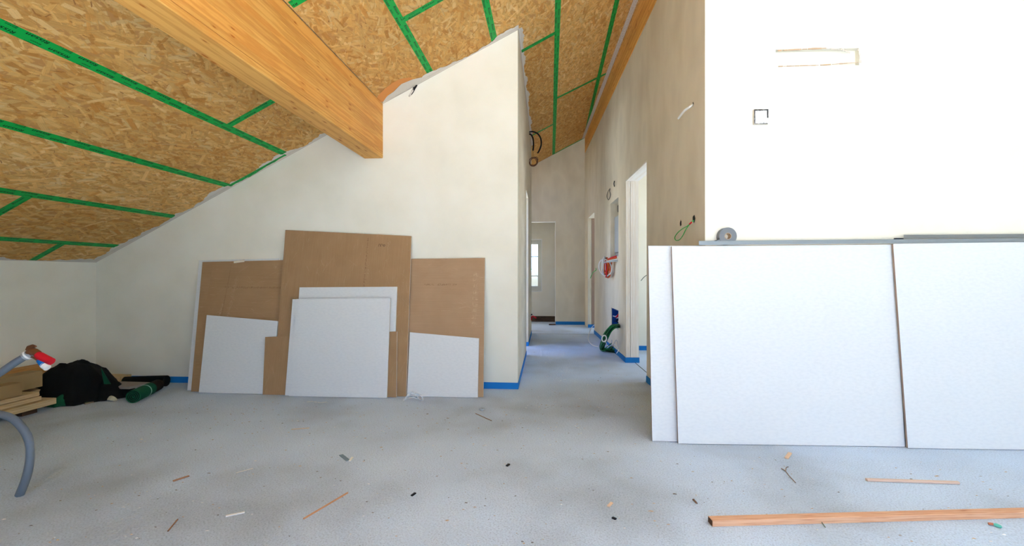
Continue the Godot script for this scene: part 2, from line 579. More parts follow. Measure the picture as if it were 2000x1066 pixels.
func build_shell() -> void:
	var st := new_st()
	box(st, Vector3(KNEE_X - 0.2, -0.2, -FAR_D - 0.25), Vector3(RIGHT_X + 0.2, 0, -REAR_D + 0.25))
	var fl := structure("floor", "rough light grey screed floor strewn with dust and chips", "floor")
	part(st, "screed", M.screed, fl)
	st = new_st()   # expansion joint across the corridor and the narrow one at the doorway
	var j0 := on_floor(1036, 651.5)
	box(st, Vector3(CORR_X, 0, j0.z - 0.006), Vector3(0.86, 0.0012, j0.z + 0.006))
	part(st, "joint_line", M.hole, fl)
	st = new_st()
	var ja := on_floor(1236, 705)
	var jb := on_floor(1263, 728)
	oriented(st, ja, jb - ja, Vector3(0, 0.0012, 0), Vector3(0.008, 0, 0.004))
	part(st, "joint_line", M.hole, fl)
	# roof above the lining, both slopes
	st = new_st()
	var up := Vector3(0, 0.25, 0)
	var a := Vector3(KNEE_X - 0.6, slope(KNEE_X - 0.6) + 0.028, 0)
	var b := Vector3(RIDGE_X, slope(RIDGE_X) + 0.028, 0)
	var c := Vector3(RIGHT_X + 0.6, slope(RIDGE_X) - 0.511 * (RIGHT_X + 0.6 - RIDGE_X) + 0.028, 0)
	var zn := Vector3(0, 0, -REAR_D + 0.3)
	var zf := Vector3(0, 0, -FAR_D - 0.6)
	roof_slope(st, a, b, zn.z, zf.z, up, ROOF_LIGHTS_LEFT)
	roof_slope(st, b, c, zn.z, zf.z, up, ROOF_LIGHTS_RIGHT)
	tag(part(st, "roof", M.plaster), "roof slab above the taped board lining", "roof").set_meta("kind", "structure")
	# outer walls
	var right_low := slope(RIDGE_X) - 0.511 * (RIGHT_X - RIDGE_X)
	st = new_st()
	box(st, Vector3(KNEE_X - 0.2, -0.2, -FAR_D - 0.2), Vector3(KNEE_X, slope(KNEE_X) + 0.02, -REAR_D + 0.2))
	tag(part(st, "wall_left", M.plaster), "low plastered knee wall under the roof slope", "wall").set_meta("kind", "structure")
	st = new_st()
	holed(st, Vector3(RIGHT_X, 0, 0), Vector3(0, 0, -1), Vector3(0.2, 0, 0), REAR_D - 0.2, FAR_D + 0.2, -0.2, right_low + 0.02, [[4.0, 5.8, 0.5, 1.85, 0.0], [7.2, 8.8, 0.5, 1.85, 0.0]])
	tag(part(st, "wall_right", M.plaster), "outer wall beyond the white partition with two window openings", "wall").set_meta("kind", "structure")
	st = new_st()
	var g0 := Vector3(0, 0, -REAR_D)
	slab(st, [Vector2(KNEE_X, 0), Vector2(GLASS_X0, 0), Vector2(GLASS_X0, slope(GLASS_X0) + 0.02), Vector2(KNEE_X, slope(KNEE_X) + 0.02)], g0, Vector3(1, 0, 0), Vector3.UP, Vector3(0, 0, 0.2))
	slab(st, [Vector2(GLASS_X1, 0), Vector2(RIGHT_X, 0), Vector2(RIGHT_X, right_low), Vector2(GLASS_X1, right_low + 0.511 * (RIGHT_X - GLASS_X1))], g0, Vector3(1, 0, 0), Vector3.UP, Vector3(0, 0, 0.2))
	tag(part(st, "wall_back", M.plaster), "gable wall around the wide terrace glazing", "wall").set_meta("kind", "structure")
	var gl := structure("window_2", "white framed gable glazing toward the terrace", "window")
	for x in [GLASS_X0 + 0.04, 0.1, 1.6, GLASS_X1 - 0.04]:
		st = new_st()
		box(st, Vector3(x - 0.04, 0, -REAR_D), Vector3(x + 0.04, minf(slope(x), slope(RIDGE_X) - 0.511 * (x - RIDGE_X)) - 0.03, -REAR_D + 0.08))
		part(st, "mullion", M.white_trim, gl)
	st = new_st()
	box(st, Vector3(GLASS_X0 + 0.08, 2.3, -REAR_D + 0.01), Vector3(GLASS_X1 - 0.08, 2.38, -REAR_D + 0.07))
	part(st, "transom", M.white_trim, gl)
	st = new_st()
	holed(st, Vector3(0, 0, -FAR_D), Vector3(1, 0, 0), Vector3(0, 0, -0.3), KNEE_X, RIGHT_X, -0.1, 2.12, [[-0.95, -0.108, 0.668, 1.787, 0.0], [-3.2, -1.6, 0.4, 1.6, 0.0]])
	slab(st, [Vector2(KNEE_X, 2.12), Vector2(RIGHT_X, 2.12), Vector2(RIDGE_X, slope(RIDGE_X) + 0.02), Vector2(-2.55, slope(-2.55) + 0.02)], Vector3(0, 0, -FAR_D), Vector3(1, 0, 0), Vector3.UP, Vector3(0, 0, -0.3))
	tag(part(st, "wall_far", M.plaster), "pale wall with a small window seen through the end of the corridor", "wall").set_meta("kind", "structure")
	# partition
	st = new_st()
	slab(st, [Vector2(KNEE_X, 0), Vector2(CORR_X, 0), Vector2(CORR_X, slope(CORR_X) + 0.004), Vector2(KNEE_X, slope(KNEE_X) + 0.004)], Vector3(0, 0, -FRONT_D), Vector3(1, 0, 0), Vector3.UP, Vector3(0, 0, -0.15))
	tag(part(st, "wall_front", M.plaster), "white plastered partition following the roof slope, boards leaning on it", "wall").set_meta("kind", "structure")
	st = new_st()
	for seg in [[FRONT_D + 0.15, 5.89, 0.0], [5.89, 6.6, 2.14], [6.6, 7.98, 0.0]]:
		slab(st, [Vector2(CORR_X - 0.15, seg[2]), Vector2(CORR_X, seg[2]), Vector2(CORR_X, slope(CORR_X) + 0.004), Vector2(CORR_X - 0.15, slope(CORR_X - 0.15) + 0.004)], Vector3(0, 0, -seg[0]), Vector3(1, 0, 0), Vector3.UP, Vector3(0, 0, -(seg[1] - seg[0])))
	tag(part(st, "wall_corridor", M.raw_plaster), "grey corridor wall behind the white partition with a doorway", "wall").set_meta("kind", "structure")
	st = new_st()
	holed(st, Vector3(0, 0, -END_D), Vector3(1, 0, 0), Vector3(0, 0, -0.14), -1.4, 0.8, 0, 2.117, [[-0.75, 0.189, 0.0, 2.117, 0.0]])
	slab(st, [Vector2(-1.4, 2.117), Vector2(0.8, 2.117), Vector2(0.8, slope(0.8)), Vector2(-1.4, slope(-1.4))], Vector3(0, 0, -END_D), Vector3(1, 0, 0), Vector3.UP, Vector3(0, 0, -0.14))
	tag(part(st, "wall_end", M.raw_plaster), "grey plaster wall closing the corridor, pierced by a passage", "wall").set_meta("kind", "structure")
	st = new_st()
	box(st, Vector3(-1.4, 0, -END_D), Vector3(-1.25, slope(-1.25), -7.98))
	box(st, Vector3(-1.4, 0, -7.98), Vector3(CORR_X, slope(-1.4), -7.84))
	tag(part(st, "wall_lobby", M.raw_plaster), "plaster wall of the lobby at the corridor's end", "wall").set_meta("kind", "structure")
	st = new_st()
	box(st, Vector3(-1.698, 0, 0.5), Vector3(-1.526, 2.13, -REAR_D))
	tag(part(st, "wall_partition", M.plaster), "partition under the laminated beam beside the gable glazing", "wall").set_meta("kind", "structure")
	# right wing: corridor wall with doorways and recesses, white wall, inner wall
	st = new_st()
	var wx := wing_x()
	var wz := wing_z()
	holed(st, CORNER, wz, wx * 0.155, 0.155, 6.95, 0, 3.5, [[1.466, 2.427, 0, 2.157, 0.0], [2.86, 3.44, 1.276, 2.03, 0.12], [2.86, 3.36, 0.33, 0.58, 0.1], [4.99, 5.88, 0, 2.12, 0.0]])
	oriented(st, CORNER, wz * 0.155, Vector3(0, 3.5, 0), wx * 0.002)
	tag(part(st, "wall_hallway", M.raw_plaster), "tan raw plaster wall along the corridor with doorways and cable recesses", "wall").set_meta("kind", "structure")
	st = new_st()
	var r0 := on_wing(1515, 130) - CORNER
	var r1 := on_wing(1678, 94) - CORNER
	holed(st, CORNER, wx, wz * 0.155, 0.002, 4.4, 0, 2.9, [[r0.dot(wx), r1.dot(wx), r0.y, r1.y, 0.035]])
	slab(st, [Vector2(0.002, 2.9), Vector2(1.9, 2.9), Vector2(0.16, 3.92), Vector2(0.002, 3.85)], CORNER, wx, Vector3.UP, wz * 0.155)
	tag(part(st, "wall_white", M.plaster), "bright white plastered wall above the pale boards", "wall").set_meta("kind", "structure")
	st = new_st()
	slab(st, [Vector2(0.155, 0), Vector2(4.25, 0), Vector2(4.25, 1.9), Vector2(0.3, 3.9), Vector2(0.155, 3.9)], CORNER + wz * 3.3, wx, Vector3.UP, wz * 0.12)
	tag(part(st, "wall_chamber", M.plaster), "cream wall of the room behind the timber door lining", "wall").set_meta("kind", "structure")
	# outside: terrace and land below
	st = new_st()
	box(st, Vector3(KNEE_X - 1.0, -0.35, -REAR_D + 0.25), Vector3(RIGHT_X + 1.0, -0.1, -REAR_D + 4.2))
	tag(part(st, "terrace_pavement", M.stone), "pale stone terrace outside the gable opening", "terrace").set_meta("kind", "structure")
	st = new_st()
	box(st, Vector3(-60, -3.4, -70), Vector3(60, -3.2, 60))
	tag(part(st, "ground", M.stone), "pale gravel yard below the house", "ground").set_meta("kind", "structure")

func lining(parent: Node3D, x0: float, x1: float, joints: Array) -> void:
	var es := Vector3(1, 0.511, 0).normalized()
	var en := Vector3(-0.511, 1, 0).normalized()
	while joints[1] - joints[0] > 2.6:
		joints.insert(1, joints[1] - 2.5)
	for i in joints.size() - 1:
		var d0: float = joints[i] + 0.002
		var d1: float = joints[i + 1] - 0.002
		if ROOF_LIGHTS_LEFT.any(func(h): return (x0 + x1) / 2.0 > h[0] and (x0 + x1) / 2.0 < h[1] and (d0 + d1) / 2.0 > h[2] and (d0 + d1) / 2.0 < h[3]):
			continue
		var st := new_st()
		var o := Vector3(x0 + 0.002, slope(x0 + 0.002), -d0)
		oriented(st, o, Vector3(0, 0, d0 - d1), es * ((x1 - x0 - 0.004) / es.x), en * 0.022, Vector2(rng.randf() * 2.2, rng.randf() * 2.2))
		part(st, "osb_panel", M.osb[rng.randi() % M.osb.size()], parent)
func tape_along(parent: Node3D, x: float, d0: float, d1: float, x_end := 99.0, turned := false) -> void:
	var es := Vector3(1, 0.511, 0).normalized()
	var en := Vector3(-0.511, 1, 0).normalized()
	if x_end > 90.0:
		x_end = x
	var st := new_st()
	var p := Vector3(x, slope(x), -d0) - es * 0.03 - en * 0.0014
	var q := Vector3(x_end, slope(x_end), -d1) - es * 0.03 - en * 0.0014
	# print runs away from the glazed gable
	if turned:
		oriented(st, p, q - p, es * 0.06, en * 0.0008, Vector2(rng.randf(), 0))
	else:
		oriented(st, q + es * 0.06, p - q, -es * 0.06, en * 0.0008, Vector2(rng.randf(), 0))
	part(st, "joint_tape", M.joint_tape, parent)
func tape_across(parent: Node3D, d0: float, x0: float, x1: float, d1 := 99.0, turned := false) -> void:
	var es := Vector3(1, 0.511, 0).normalized()
	var en := Vector3(-0.511, 1, 0).normalized()
	if d1 > 90.0:
		d1 = d0
	var st := new_st()
	var p := Vector3(x0, slope(x0), -d0 + 0.03) - en * 0.0024
	var q := Vector3(x1, slope(x1), -d1 + 0.03) - en * 0.0024
	if turned:
		oriented(st, q, p - q, Vector3(0, 0, -0.06), en * 0.0008, Vector2(rng.randf(), 0))
	else:
		oriented(st, p + Vector3(0, 0, -0.06), q - p, Vector3(0, 0, 0.06), en * 0.0008, Vector2(rng.randf(), 0))
	part(st, "joint_tape", M.joint_tape, parent)
func on_ceiling(u: float, v: float, below := 0.002) -> Vector3:
	var en := Vector3(-0.511, 1, 0).normalized()
	return hit(u, v, en, Vector3(KNEE_X, slope(KNEE_X), 0) - en * below)
# plaster dragged onto the boards along an edge; side points away from the edge
func smear(parent: Node3D, p: Vector3, q: Vector3, side: Vector3, least: float, most: float, seed_: int) -> void:
	var n := FastNoiseLite.new()
	n.seed = seed_
	n.frequency = 1.0
	n.fractal_octaves = 4
	var st := new_st()
	var count := int((q - p).length() / 0.012)
	var out := side.cross(q - p).normalized()
	if out.y > 0.0:
		out = -out
	var w := []
	for i in count + 1:
		var s := (q - p).length() * i / count
		w.append(lerpf(least, most, clampf(0.5 + n.get_noise_1d(s * 1.7) * 1.1 + n.get_noise_1d(s * 11.0 + 50.0) * 0.35, 0.0, 1.0)))
	for i in count:
		var a := p.lerp(q, float(i) / count) + out * 0.003
		var b := p.lerp(q, float(i + 1) / count) + out * 0.003
		face(st, a, b, b + side * w[i + 1] - out * 0.002, a + side * w[i] - out * 0.002, out)
	part(st, "plaster_smear", M.smear, parent)

func build_ceiling() -> void:
	var ce := structure("ceiling", "sloping ceiling of orange strand boards with green taped joints", "ceiling")
	var near := REAR_D
	lining(ce, KNEE_X - 0.02, -4.11, [near, 1.09, 3.59, FRONT_D + 2.0, FAR_D])
	lining(ce, -4.11, -3.558, [near, 0.39, 2.89, 5.39, 7.9, FAR_D])
	lining(ce, -3.558, -3.0, [near, -0.35, 2.15, 4.8, 7.3, FAR_D])
	lining(ce, -3.0, -2.437, [near, -0.85, 1.65, 4.3, 4.8, 7.2, FAR_D])
	lining(ce, -2.437, -1.88, [near, 0.8, 3.3, 4.8, 7.2, 8.3, FAR_D])
	lining(ce, -1.88, -1.702, [near, 0.1, 2.6, 4.8, 7.2, FAR_D])
	lining(ce, -1.522, -1.052, [near, 0.1, 2.59, 4.8, 7.2, FAR_D])
	lining(ce, -1.052, -0.472, [near, -4.2, -1.0, 0.72, 3.225, 5.72, 8.2, 8.8, FAR_D])
	lining(ce, -0.472, 0.115, [near, -4.2, -1.0, 2.08, 4.577, 7.4, FAR_D])
	lining(ce, 0.115, 0.70, [near, -4.2, -1.0, 1.36, 3.86, 6.36, 8.86, FAR_D])
	lining(ce, 0.70, RIDGE_X, [near, 1.5, 3.9, 6.43, 8.9, FAR_D])
	for x in [-4.11, -3.558, -3.0, -2.437]:
		tape_along(ce, x, near + 0.2, FRONT_D - 0.02)
	tape_along(ce, -1.052, -0.9, FRONT_D - 0.02, 99.0, true)
	tape_along(ce, -0.472, -0.9, FRONT_D - 0.02, 99.0, true)
	tape_along(ce, 0.09, 2.5, END_D - 0.005, 0.15, true)
	tape_along(ce, 0.672, 2.5, END_D - 0.005, 0.775, true)
	tape_across(ce, 3.30, -2.42, -1.72, 99.0, true)
	tape_across(ce, 2.89, -4.10, -3.57)
	tape_across(ce, 3.59, -4.40, -4.12)
	tape_across(ce, 2.59, -1.51, -1.06, 99.0, true)
	tape_across(ce, 3.225, -1.04, -0.48)
	tape_across(ce, 4.577, -0.25, 0.10)
	tape_across(ce, 7.42, -0.25, 0.12)
	tape_across(ce, 6.36, 0.13, 0.86, 6.44)
	tape_across(ce, END_D - 0.04, 0.16, 0.76)
	tape_across(ce, 0.8, -2.42, -1.72)
	tape_across(ce, 0.39, -4.10, -3.57)
	tape_across(ce, 1.65, -2.98, -2.46)
	tape_across(ce, 2.15, -3.54, -3.02)
	# worn tape along the partition, half covered by plaster
	tape_across(ce, FRONT_D - 0.035, -3.0, -2.44)
	var es := Vector3(1, 0.511, 0).normalized()
	smear(ce, Vector3(KNEE_X, slope(KNEE_X), -FRONT_D), Vector3(-1.71, slope(-1.71), -FRONT_D), Vector3(0, 0, 1), 0.015, 0.12, 5)
	smear(ce, Vector3(-1.515, slope(-1.515), -FRONT_D), Vector3(CORR_X + 0.01, slope(CORR_X), -FRONT_D), Vector3(0, 0, 1), 0.012, 0.1, 6)
	smear(ce, Vector3(CORR_X, slope(CORR_X), -FRONT_D), Vector3(CORR_X, slope(CORR_X), -7.98), es, 0.02, 0.06, 9)
	smear(ce, Vector3(KNEE_X, slope(KNEE_X), -1.0), Vector3(KNEE_X, slope(KNEE_X), -FRONT_D), es, 0.01, 0.07, 10)
	smear(ce, Vector3(-0.26, slope(-0.26), -END_D), Vector3(0.8, slope(0.8), -END_D), Vector3(0, 0, 1), 0.004, 0.02, 12)
	# plaster patch with an orange foam stain where the purlin meets the partition
	var st := new_st()
	var pts := [[752, 196], [757, 187], [768, 180], [784, 164], [806, 155], [824, 151], [838, 150], [836, 160], [805, 172], [780, 184]]
	for i in range(1, pts.size() - 1):
		var p := [on_ceiling(pts[0][0], pts[0][1], 0.004), on_ceiling(pts[i][0], pts[i][1], 0.004), on_ceiling(pts[i + 1][0], pts[i + 1][1], 0.004)]
		tri(st, p, [Vector3(0.45, -0.89, 0), Vector3(0.45, -0.89, 0), Vector3(0.45, -0.89, 0)], [Vector2.ZERO, Vector2.RIGHT, Vector2.UP])
	part(st, "plaster_patch", M.smear, ce)
	st = new_st()
	var outer := [[732, 197], [740, 185], [752, 173], [766, 162], [782, 154], [800, 151]]
	var inner := [[748, 199], [756, 188], [766, 180], [780, 167], [796, 159], [808, 155]]
	for i in 5:
		face(st, on_ceiling(outer[i][0], outer[i][1], 0.0025), on_ceiling(outer[i + 1][0], outer[i + 1][1], 0.0025), on_ceiling(inner[i + 1][0], inner[i + 1][1], 0.0025), on_ceiling(inner[i][0], inner[i][1], 0.0025), Vector3.DOWN)
	part(st, "foam_stain", mat(Color8(226, 152, 84), 0.8), ce).set_meta("label", "orange foam stain by the beam end")

func build_beams() -> void:
	# glulam purlin: thirteen lamellas and the wedge that meets the slope
	var p := thing("glulam_purlin", "thick honey coloured laminated timber beam crossing under the ceiling boards", "beam", Vector3(-1.7, 2.132, REAR_D * -1.0 - 0.02))
	var long := FRONT_D - REAR_D - 0.02 + 0.0
	var h := (slope(-1.7) - 2.132 - 0.002) / 11.0
	for i in 11:
		var st := new_st()
		var inset := 0.0004 * (i % 2)
		bar(st, Vector3(inset, h * i, 0), Vector3(0, 0, -long + 0.001), Vector3(0, h - 0.0002, 0), Vector3(0.178 - inset * 2.0, 0, 0), 0.004 if i == 0 else 0.0006)
		part(st, "lamella", M.lamella[(i * 2 + i / 3) % 3], p)
	var st := new_st()
	var y := h * 11
	var rise := slope(-1.523) - 2.132 - y - 0.002
	hexa(st, [Vector3(0, y, 0), Vector3(0, y, -long), Vector3(0.177, y, -long), Vector3(0.177, y, 0), Vector3(0, y + 0.001, 0), Vector3(0, y + 0.001, -long), Vector3(0.177, y + rise, -long), Vector3(0.177, y + rise, 0)])
	part(st, "lamella", M.lamella[1], p)
	# ridge beam on top of the corridor wall
	var wx := wing_x()
	var wz := wing_z()
	var at := CORNER - wz * 5.2 - wx * 0.006 + Vector3(0, 3.503, 0)
	var ridge := thing("ridge_beam", "brown ridge beam capping the tan corridor wall", "beam", at)
	st = new_st()
	for k in 3:
		st = new_st()
		bar(st, Vector3(0, 0.12 * k, 0), wz * 11.5, Vector3(0, 0.1198, 0), wx * 0.16, 0.002)
		part(st, "lamella", M.lamella[2 if k == 1 else 0], ridge)
	# pale sealing strip between lining and ridge beam
	st = new_st()
	var s0 := CORNER - wz * 1.0 - wx * 0.008
	var s1 := CORNER + wz * 6.3 - wx * 0.008
	var es := Vector3(1, 0.511, 0).normalized()
	var down := Vector3(0, -0.004, 0)
	var q0 := Vector3(s0.x, slope(s0.x), s0.z) + down
	var q1 := Vector3(s1.x, slope(s1.x), s1.z) + down
	hexa(st, [q0, q1, q1 - es * 0.07, q0 - es * 0.07, q0 + down, q1 + down, q1 - es * 0.07 + down * 0.5, q0 - es * 0.07 + down * 0.5])
	tag(part(st, "trim_1", M.smear), "pale sealing strip between ceiling boards and ridge beam", "trim").set_meta("kind", "structure")

func strip(called: String, label: String, a: Vector3, b: Vector3, out: Vector3, high := 0.062) -> void:
	var st := new_st()
	oriented(st, a, b - a, Vector3(0, high, 0), out * 0.006)
	tag(part(st, called, M.blue_strip), label, "edge strip").set_meta("kind", "structure")
func build_trims() -> void:
	var wx := wing_x()
	var wz := wing_z()
	var out := Vector3(0, 0, 1)
	var top := 0.0
	strip("baseboard_front", "blue edge strip at the foot of the white partition", Vector3(KNEE_X, top, -FRONT_D), Vector3(CORR_X + 0.006, top, -FRONT_D), out, 0.058)
	strip("baseboard_corridor", "blue edge strip along the corridor face of the partition", Vector3(CORR_X, top, -FRONT_D), Vector3(CORR_X, top, -5.89), Vector3(1, 0, 0), 0.055)
	strip("baseboard_pier", "blue edge strip round the pier beyond the first doorway", Vector3(CORR_X - 0.1, top, -6.6), Vector3(CORR_X + 0.006, top, -6.6), out, 0.06)
	strip("baseboard_pier", "blue edge strip along the wall past the first doorway", Vector3(CORR_X, top, -6.6), Vector3(CORR_X, top, -7.98), Vector3(1, 0, 0), 0.055)
	strip("baseboard_end", "blue edge strip under the wall closing the corridor", Vector3(0.189, top, -END_D), Vector3(0.79, top, -END_D), out, 0.065)
	for seg in [[2.427, 4.99, "below the cable recesses"], [0.03, 1.466, "beside the leaning pale boards"]]:
		strip("baseboard_hallway", "blue edge strip on the tan corridor wall " + seg[2], CORNER + wz * seg[0], CORNER + wz * seg[1], -wx)
	strip("baseboard_jamb", "blue edge strip round the foot of the timber door lining", CORNER + wz * 2.421 - wx * 0.006, CORNER + wz * 2.421 + wx * 0.16, -wz)
	strip("baseboard_chamber", "blue edge strip in the room behind the door lining", CORNER + wz * 3.3 + wx * 0.16, CORNER + wz * 3.3 + wx * 1.6, -wz)
	strip("baseboard_jamb", "blue edge strip in the last corridor doorway", CORNER + wz * 5.874 + wx * 0.002, CORNER + wz * 5.874 + wx * 0.155, -wz)
	# timber lining of the first doorway: far jamb boards, head
	var fr := structure("door_1", "pale timber lining of the doorway beside the cable recesses", "door frame")
	for b in [[0.004, 0.055, 0.004], [0.057, 0.088, 0.012], [0.09, 0.15, 0.004]]:
		var st := new_st()
		oriented(st, CORNER + wz * 2.426 + wx * b[0] + Vector3(0, 0.064, 0), Vector3(0, 2.09, 0), wx * (b[1] - b[0]), -wz * b[2])
		part(st, "jamb_board", M.jamb_wood, fr)
	var st := new_st()
	oriented(st, CORNER + wz * 1.47 + wx * 0.004 + Vector3(0, 2.156, 0), wz * 0.95, wx * 0.146, Vector3(0, -0.012, 0))
	part(st, "head_board", M.jamb_wood, fr)
	fr = structure("door_2", "grey wood lining of the last doorway in the corridor", "door frame")
	for b in [[0.004, 0.07, 0.003, M.raw_plaster], [0.072, 0.152, 0.01, M.paper_edge]]:
		st = new_st()
		oriented(st, CORNER + wz * 5.879 + wx * b[0] + Vector3(0, 0.064, 0), Vector3(0, 2.05, 0), wx * (b[1] - b[0]), -wz * b[2])
		part(st, "jamb_board", b[3], fr)
	# white edge beads round the passage at the corridor's end
	fr = structure("trim_2", "thin white edge bead round the passage in the end wall", "trim")
	for b in [[Vector3(0.181, 0.065, -END_D + 0.002), Vector3(0.189, 2.125, -END_D - 0.1)], [Vector3(-0.75, 2.117, -END_D + 0.002), Vector3(0.189, 2.109, -END_D - 0.1)]]:
		st = new_st()
		box(st, b[0], b[1])
		part(st, "bead", M.white_trim, fr)
	# small window beyond
	var wn := structure("window_1", "small white framed window at the far end of the corridor", "window")
	var x0 := -0.95
	var x1 := -0.108
	var y0 := 0.668
	var y1 := 1.787
	for b in [[x0, y0 - 0.015, x1 + 0.015, y0], [x0, y1, x1 + 0.015, y1 + 0.015], [x1, y0, x1 + 0.015, y1]]:
		st = new_st()
		box(st, Vector3(b[0], b[1], -FAR_D + 0.004), Vector3(b[2], b[3], -FAR_D - 0.05))
		part(st, "bead", M.white_trim, wn)
	var fz := -FAR_D - 0.16
	for b in [[x0, y0, x1, y0 + 0.1], [x0, y1 - 0.09, x1, y1], [x1 - 0.08, y0 + 0.1, x1, y1 - 0.09], [x0, y0 + 0.1, x0 + 0.08, y1 - 0.09], [x0 + 0.08, 1.415, x1 - 0.08, 1.435], [x0 + 0.08, 0.985, x1 - 0.08, 1.005]]:
		st = new_st()
		bar(st, Vector3(b[0], b[1], fz), Vector3(b[2] - b[0], 0, 0), Vector3(0, b[3] - b[1], 0), Vector3(0, 0, -0.06), 0.004)
		part(st, "window_frame", mat(Color8(206, 206, 196), 0.5), wn)
	st = new_st()
	box(st, Vector3(x0 + 0.08, y0 + 0.1, fz - 0.03), Vector3(x1 - 0.08, y1 - 0.09, fz - 0.034))
	part(st, "pane", M.glass, wn)
	# bare timber board at the foot of the far wall
	st = new_st()
	box(st, Vector3(-0.9, 0.0, -FAR_D + 0.03), Vector3(0.6, 0.12, -FAR_D))
	tag(part(st, "sill_plate", M.rough_wood), "rough grey timber at the foot of the wall under the far window", "timber")

# ------------------------------------------------------------------ leaning boards
# px = corners as bottom left, bottom right, top right, top left; the board's face lies in the plane through the floor line
# at depth d (along n) that leans back by k per metre of height
func lean_board(called: String, label: String, px: Array, d: float, k: float, n: Vector3, front: Material, edge: Material, group: String, thick := 0.0125) -> Node3D:
	var normal := (n - Vector3(0, k, 0)).normalized()     # away from the camera
	var p := []
	for q in px:
		p.append(hit(q[0], q[1], normal, n * d))
	var low: float = minf(p[0].y, p[1].y)
	var lift := Vector3(0, maxf(0.0, 0.0032 - low), 0)
	if absf(p[0].y) < 0.022 and absf(p[1].y) < 0.022:     # both lower corners on the floor
		for i in 2:
			var t: float = (p[i].y - 0.0032) / (p[3 - i].y - p[i].y)
			p[i] -= (p[3 - i] - p[i]) * t
	else:
		for i in 4:
			p[i] += lift
	var o := thing(called, label, "board", (p[0] + p[1]) / 2.0, group)
	var c: Vector3 = o.position
	var back := normal * thick
	# face sheet
	var st := new_st()
	var w := []
	for q in p:
		w.append(q - c)
	var ex: Vector3 = (w[1] - w[0]).normalized()
	var ey := -normal.cross(ex)
	if ey.y < 0.0:
		ey = -ey
	var uv := []
	for q in w:
		uv.append(Vector2((q - w[0]).dot(ex), -(q - w[0]).dot(ey)))
	# the front paper is a thin sheet, proud of the core by a hair
	var f := []
	for q in w:
		f.append(q - normal * 0.0004)
	tri(st, [f[0], f[2], f[1]], [-normal, -normal, -normal], [uv[0], uv[2], uv[1]])
	tri(st, [f[0], f[3], f[2]], [-normal, -normal, -normal], [uv[0], uv[3], uv[2]])
	for i in 4:
		var j := (i + 1) % 4
		face(st, f[i], f[j], w[j], w[i], (w[i] + w[j]) / 2.0 - (w[0] + w[2]) / 2.0)
	part(st, "face_paper", front, o)
	st = new_st()
	hexa(st, [w[0], w[1], w[2], w[3], w[0] + back, w[1] + back, w[2] + back, w[3] + back])
	part(st, "core", edge, o)
	return o
func board_material(img: Image, meters: Vector2) -> StandardMaterial3D:
	var m := mat(Color(1, 1, 1), 0.85, ImageTexture.create_from_image(img))
	m.uv1_scale = Vector3(1.0 / meters.x, 1.0 / meters.y, 1)
	return m
func chalk(img: Image, at: Vector2, col: Color, seed_: int, count: int, spread: Vector2, strength: float) -> void:
	var r := RandomNumberGenerator.new()
	r.seed = seed_
	for i in count:
		var p := at + Vector2(r.randfn(0, spread.x), r.randfn(0, spread.y))
		if p.x > 0 and p.y > 0 and p.x < img.get_width() and p.y < img.get_height():
			img.set_pixelv(Vector2i(p), img.get_pixelv(Vector2i(p)).lerp(col, strength * r.randf()))
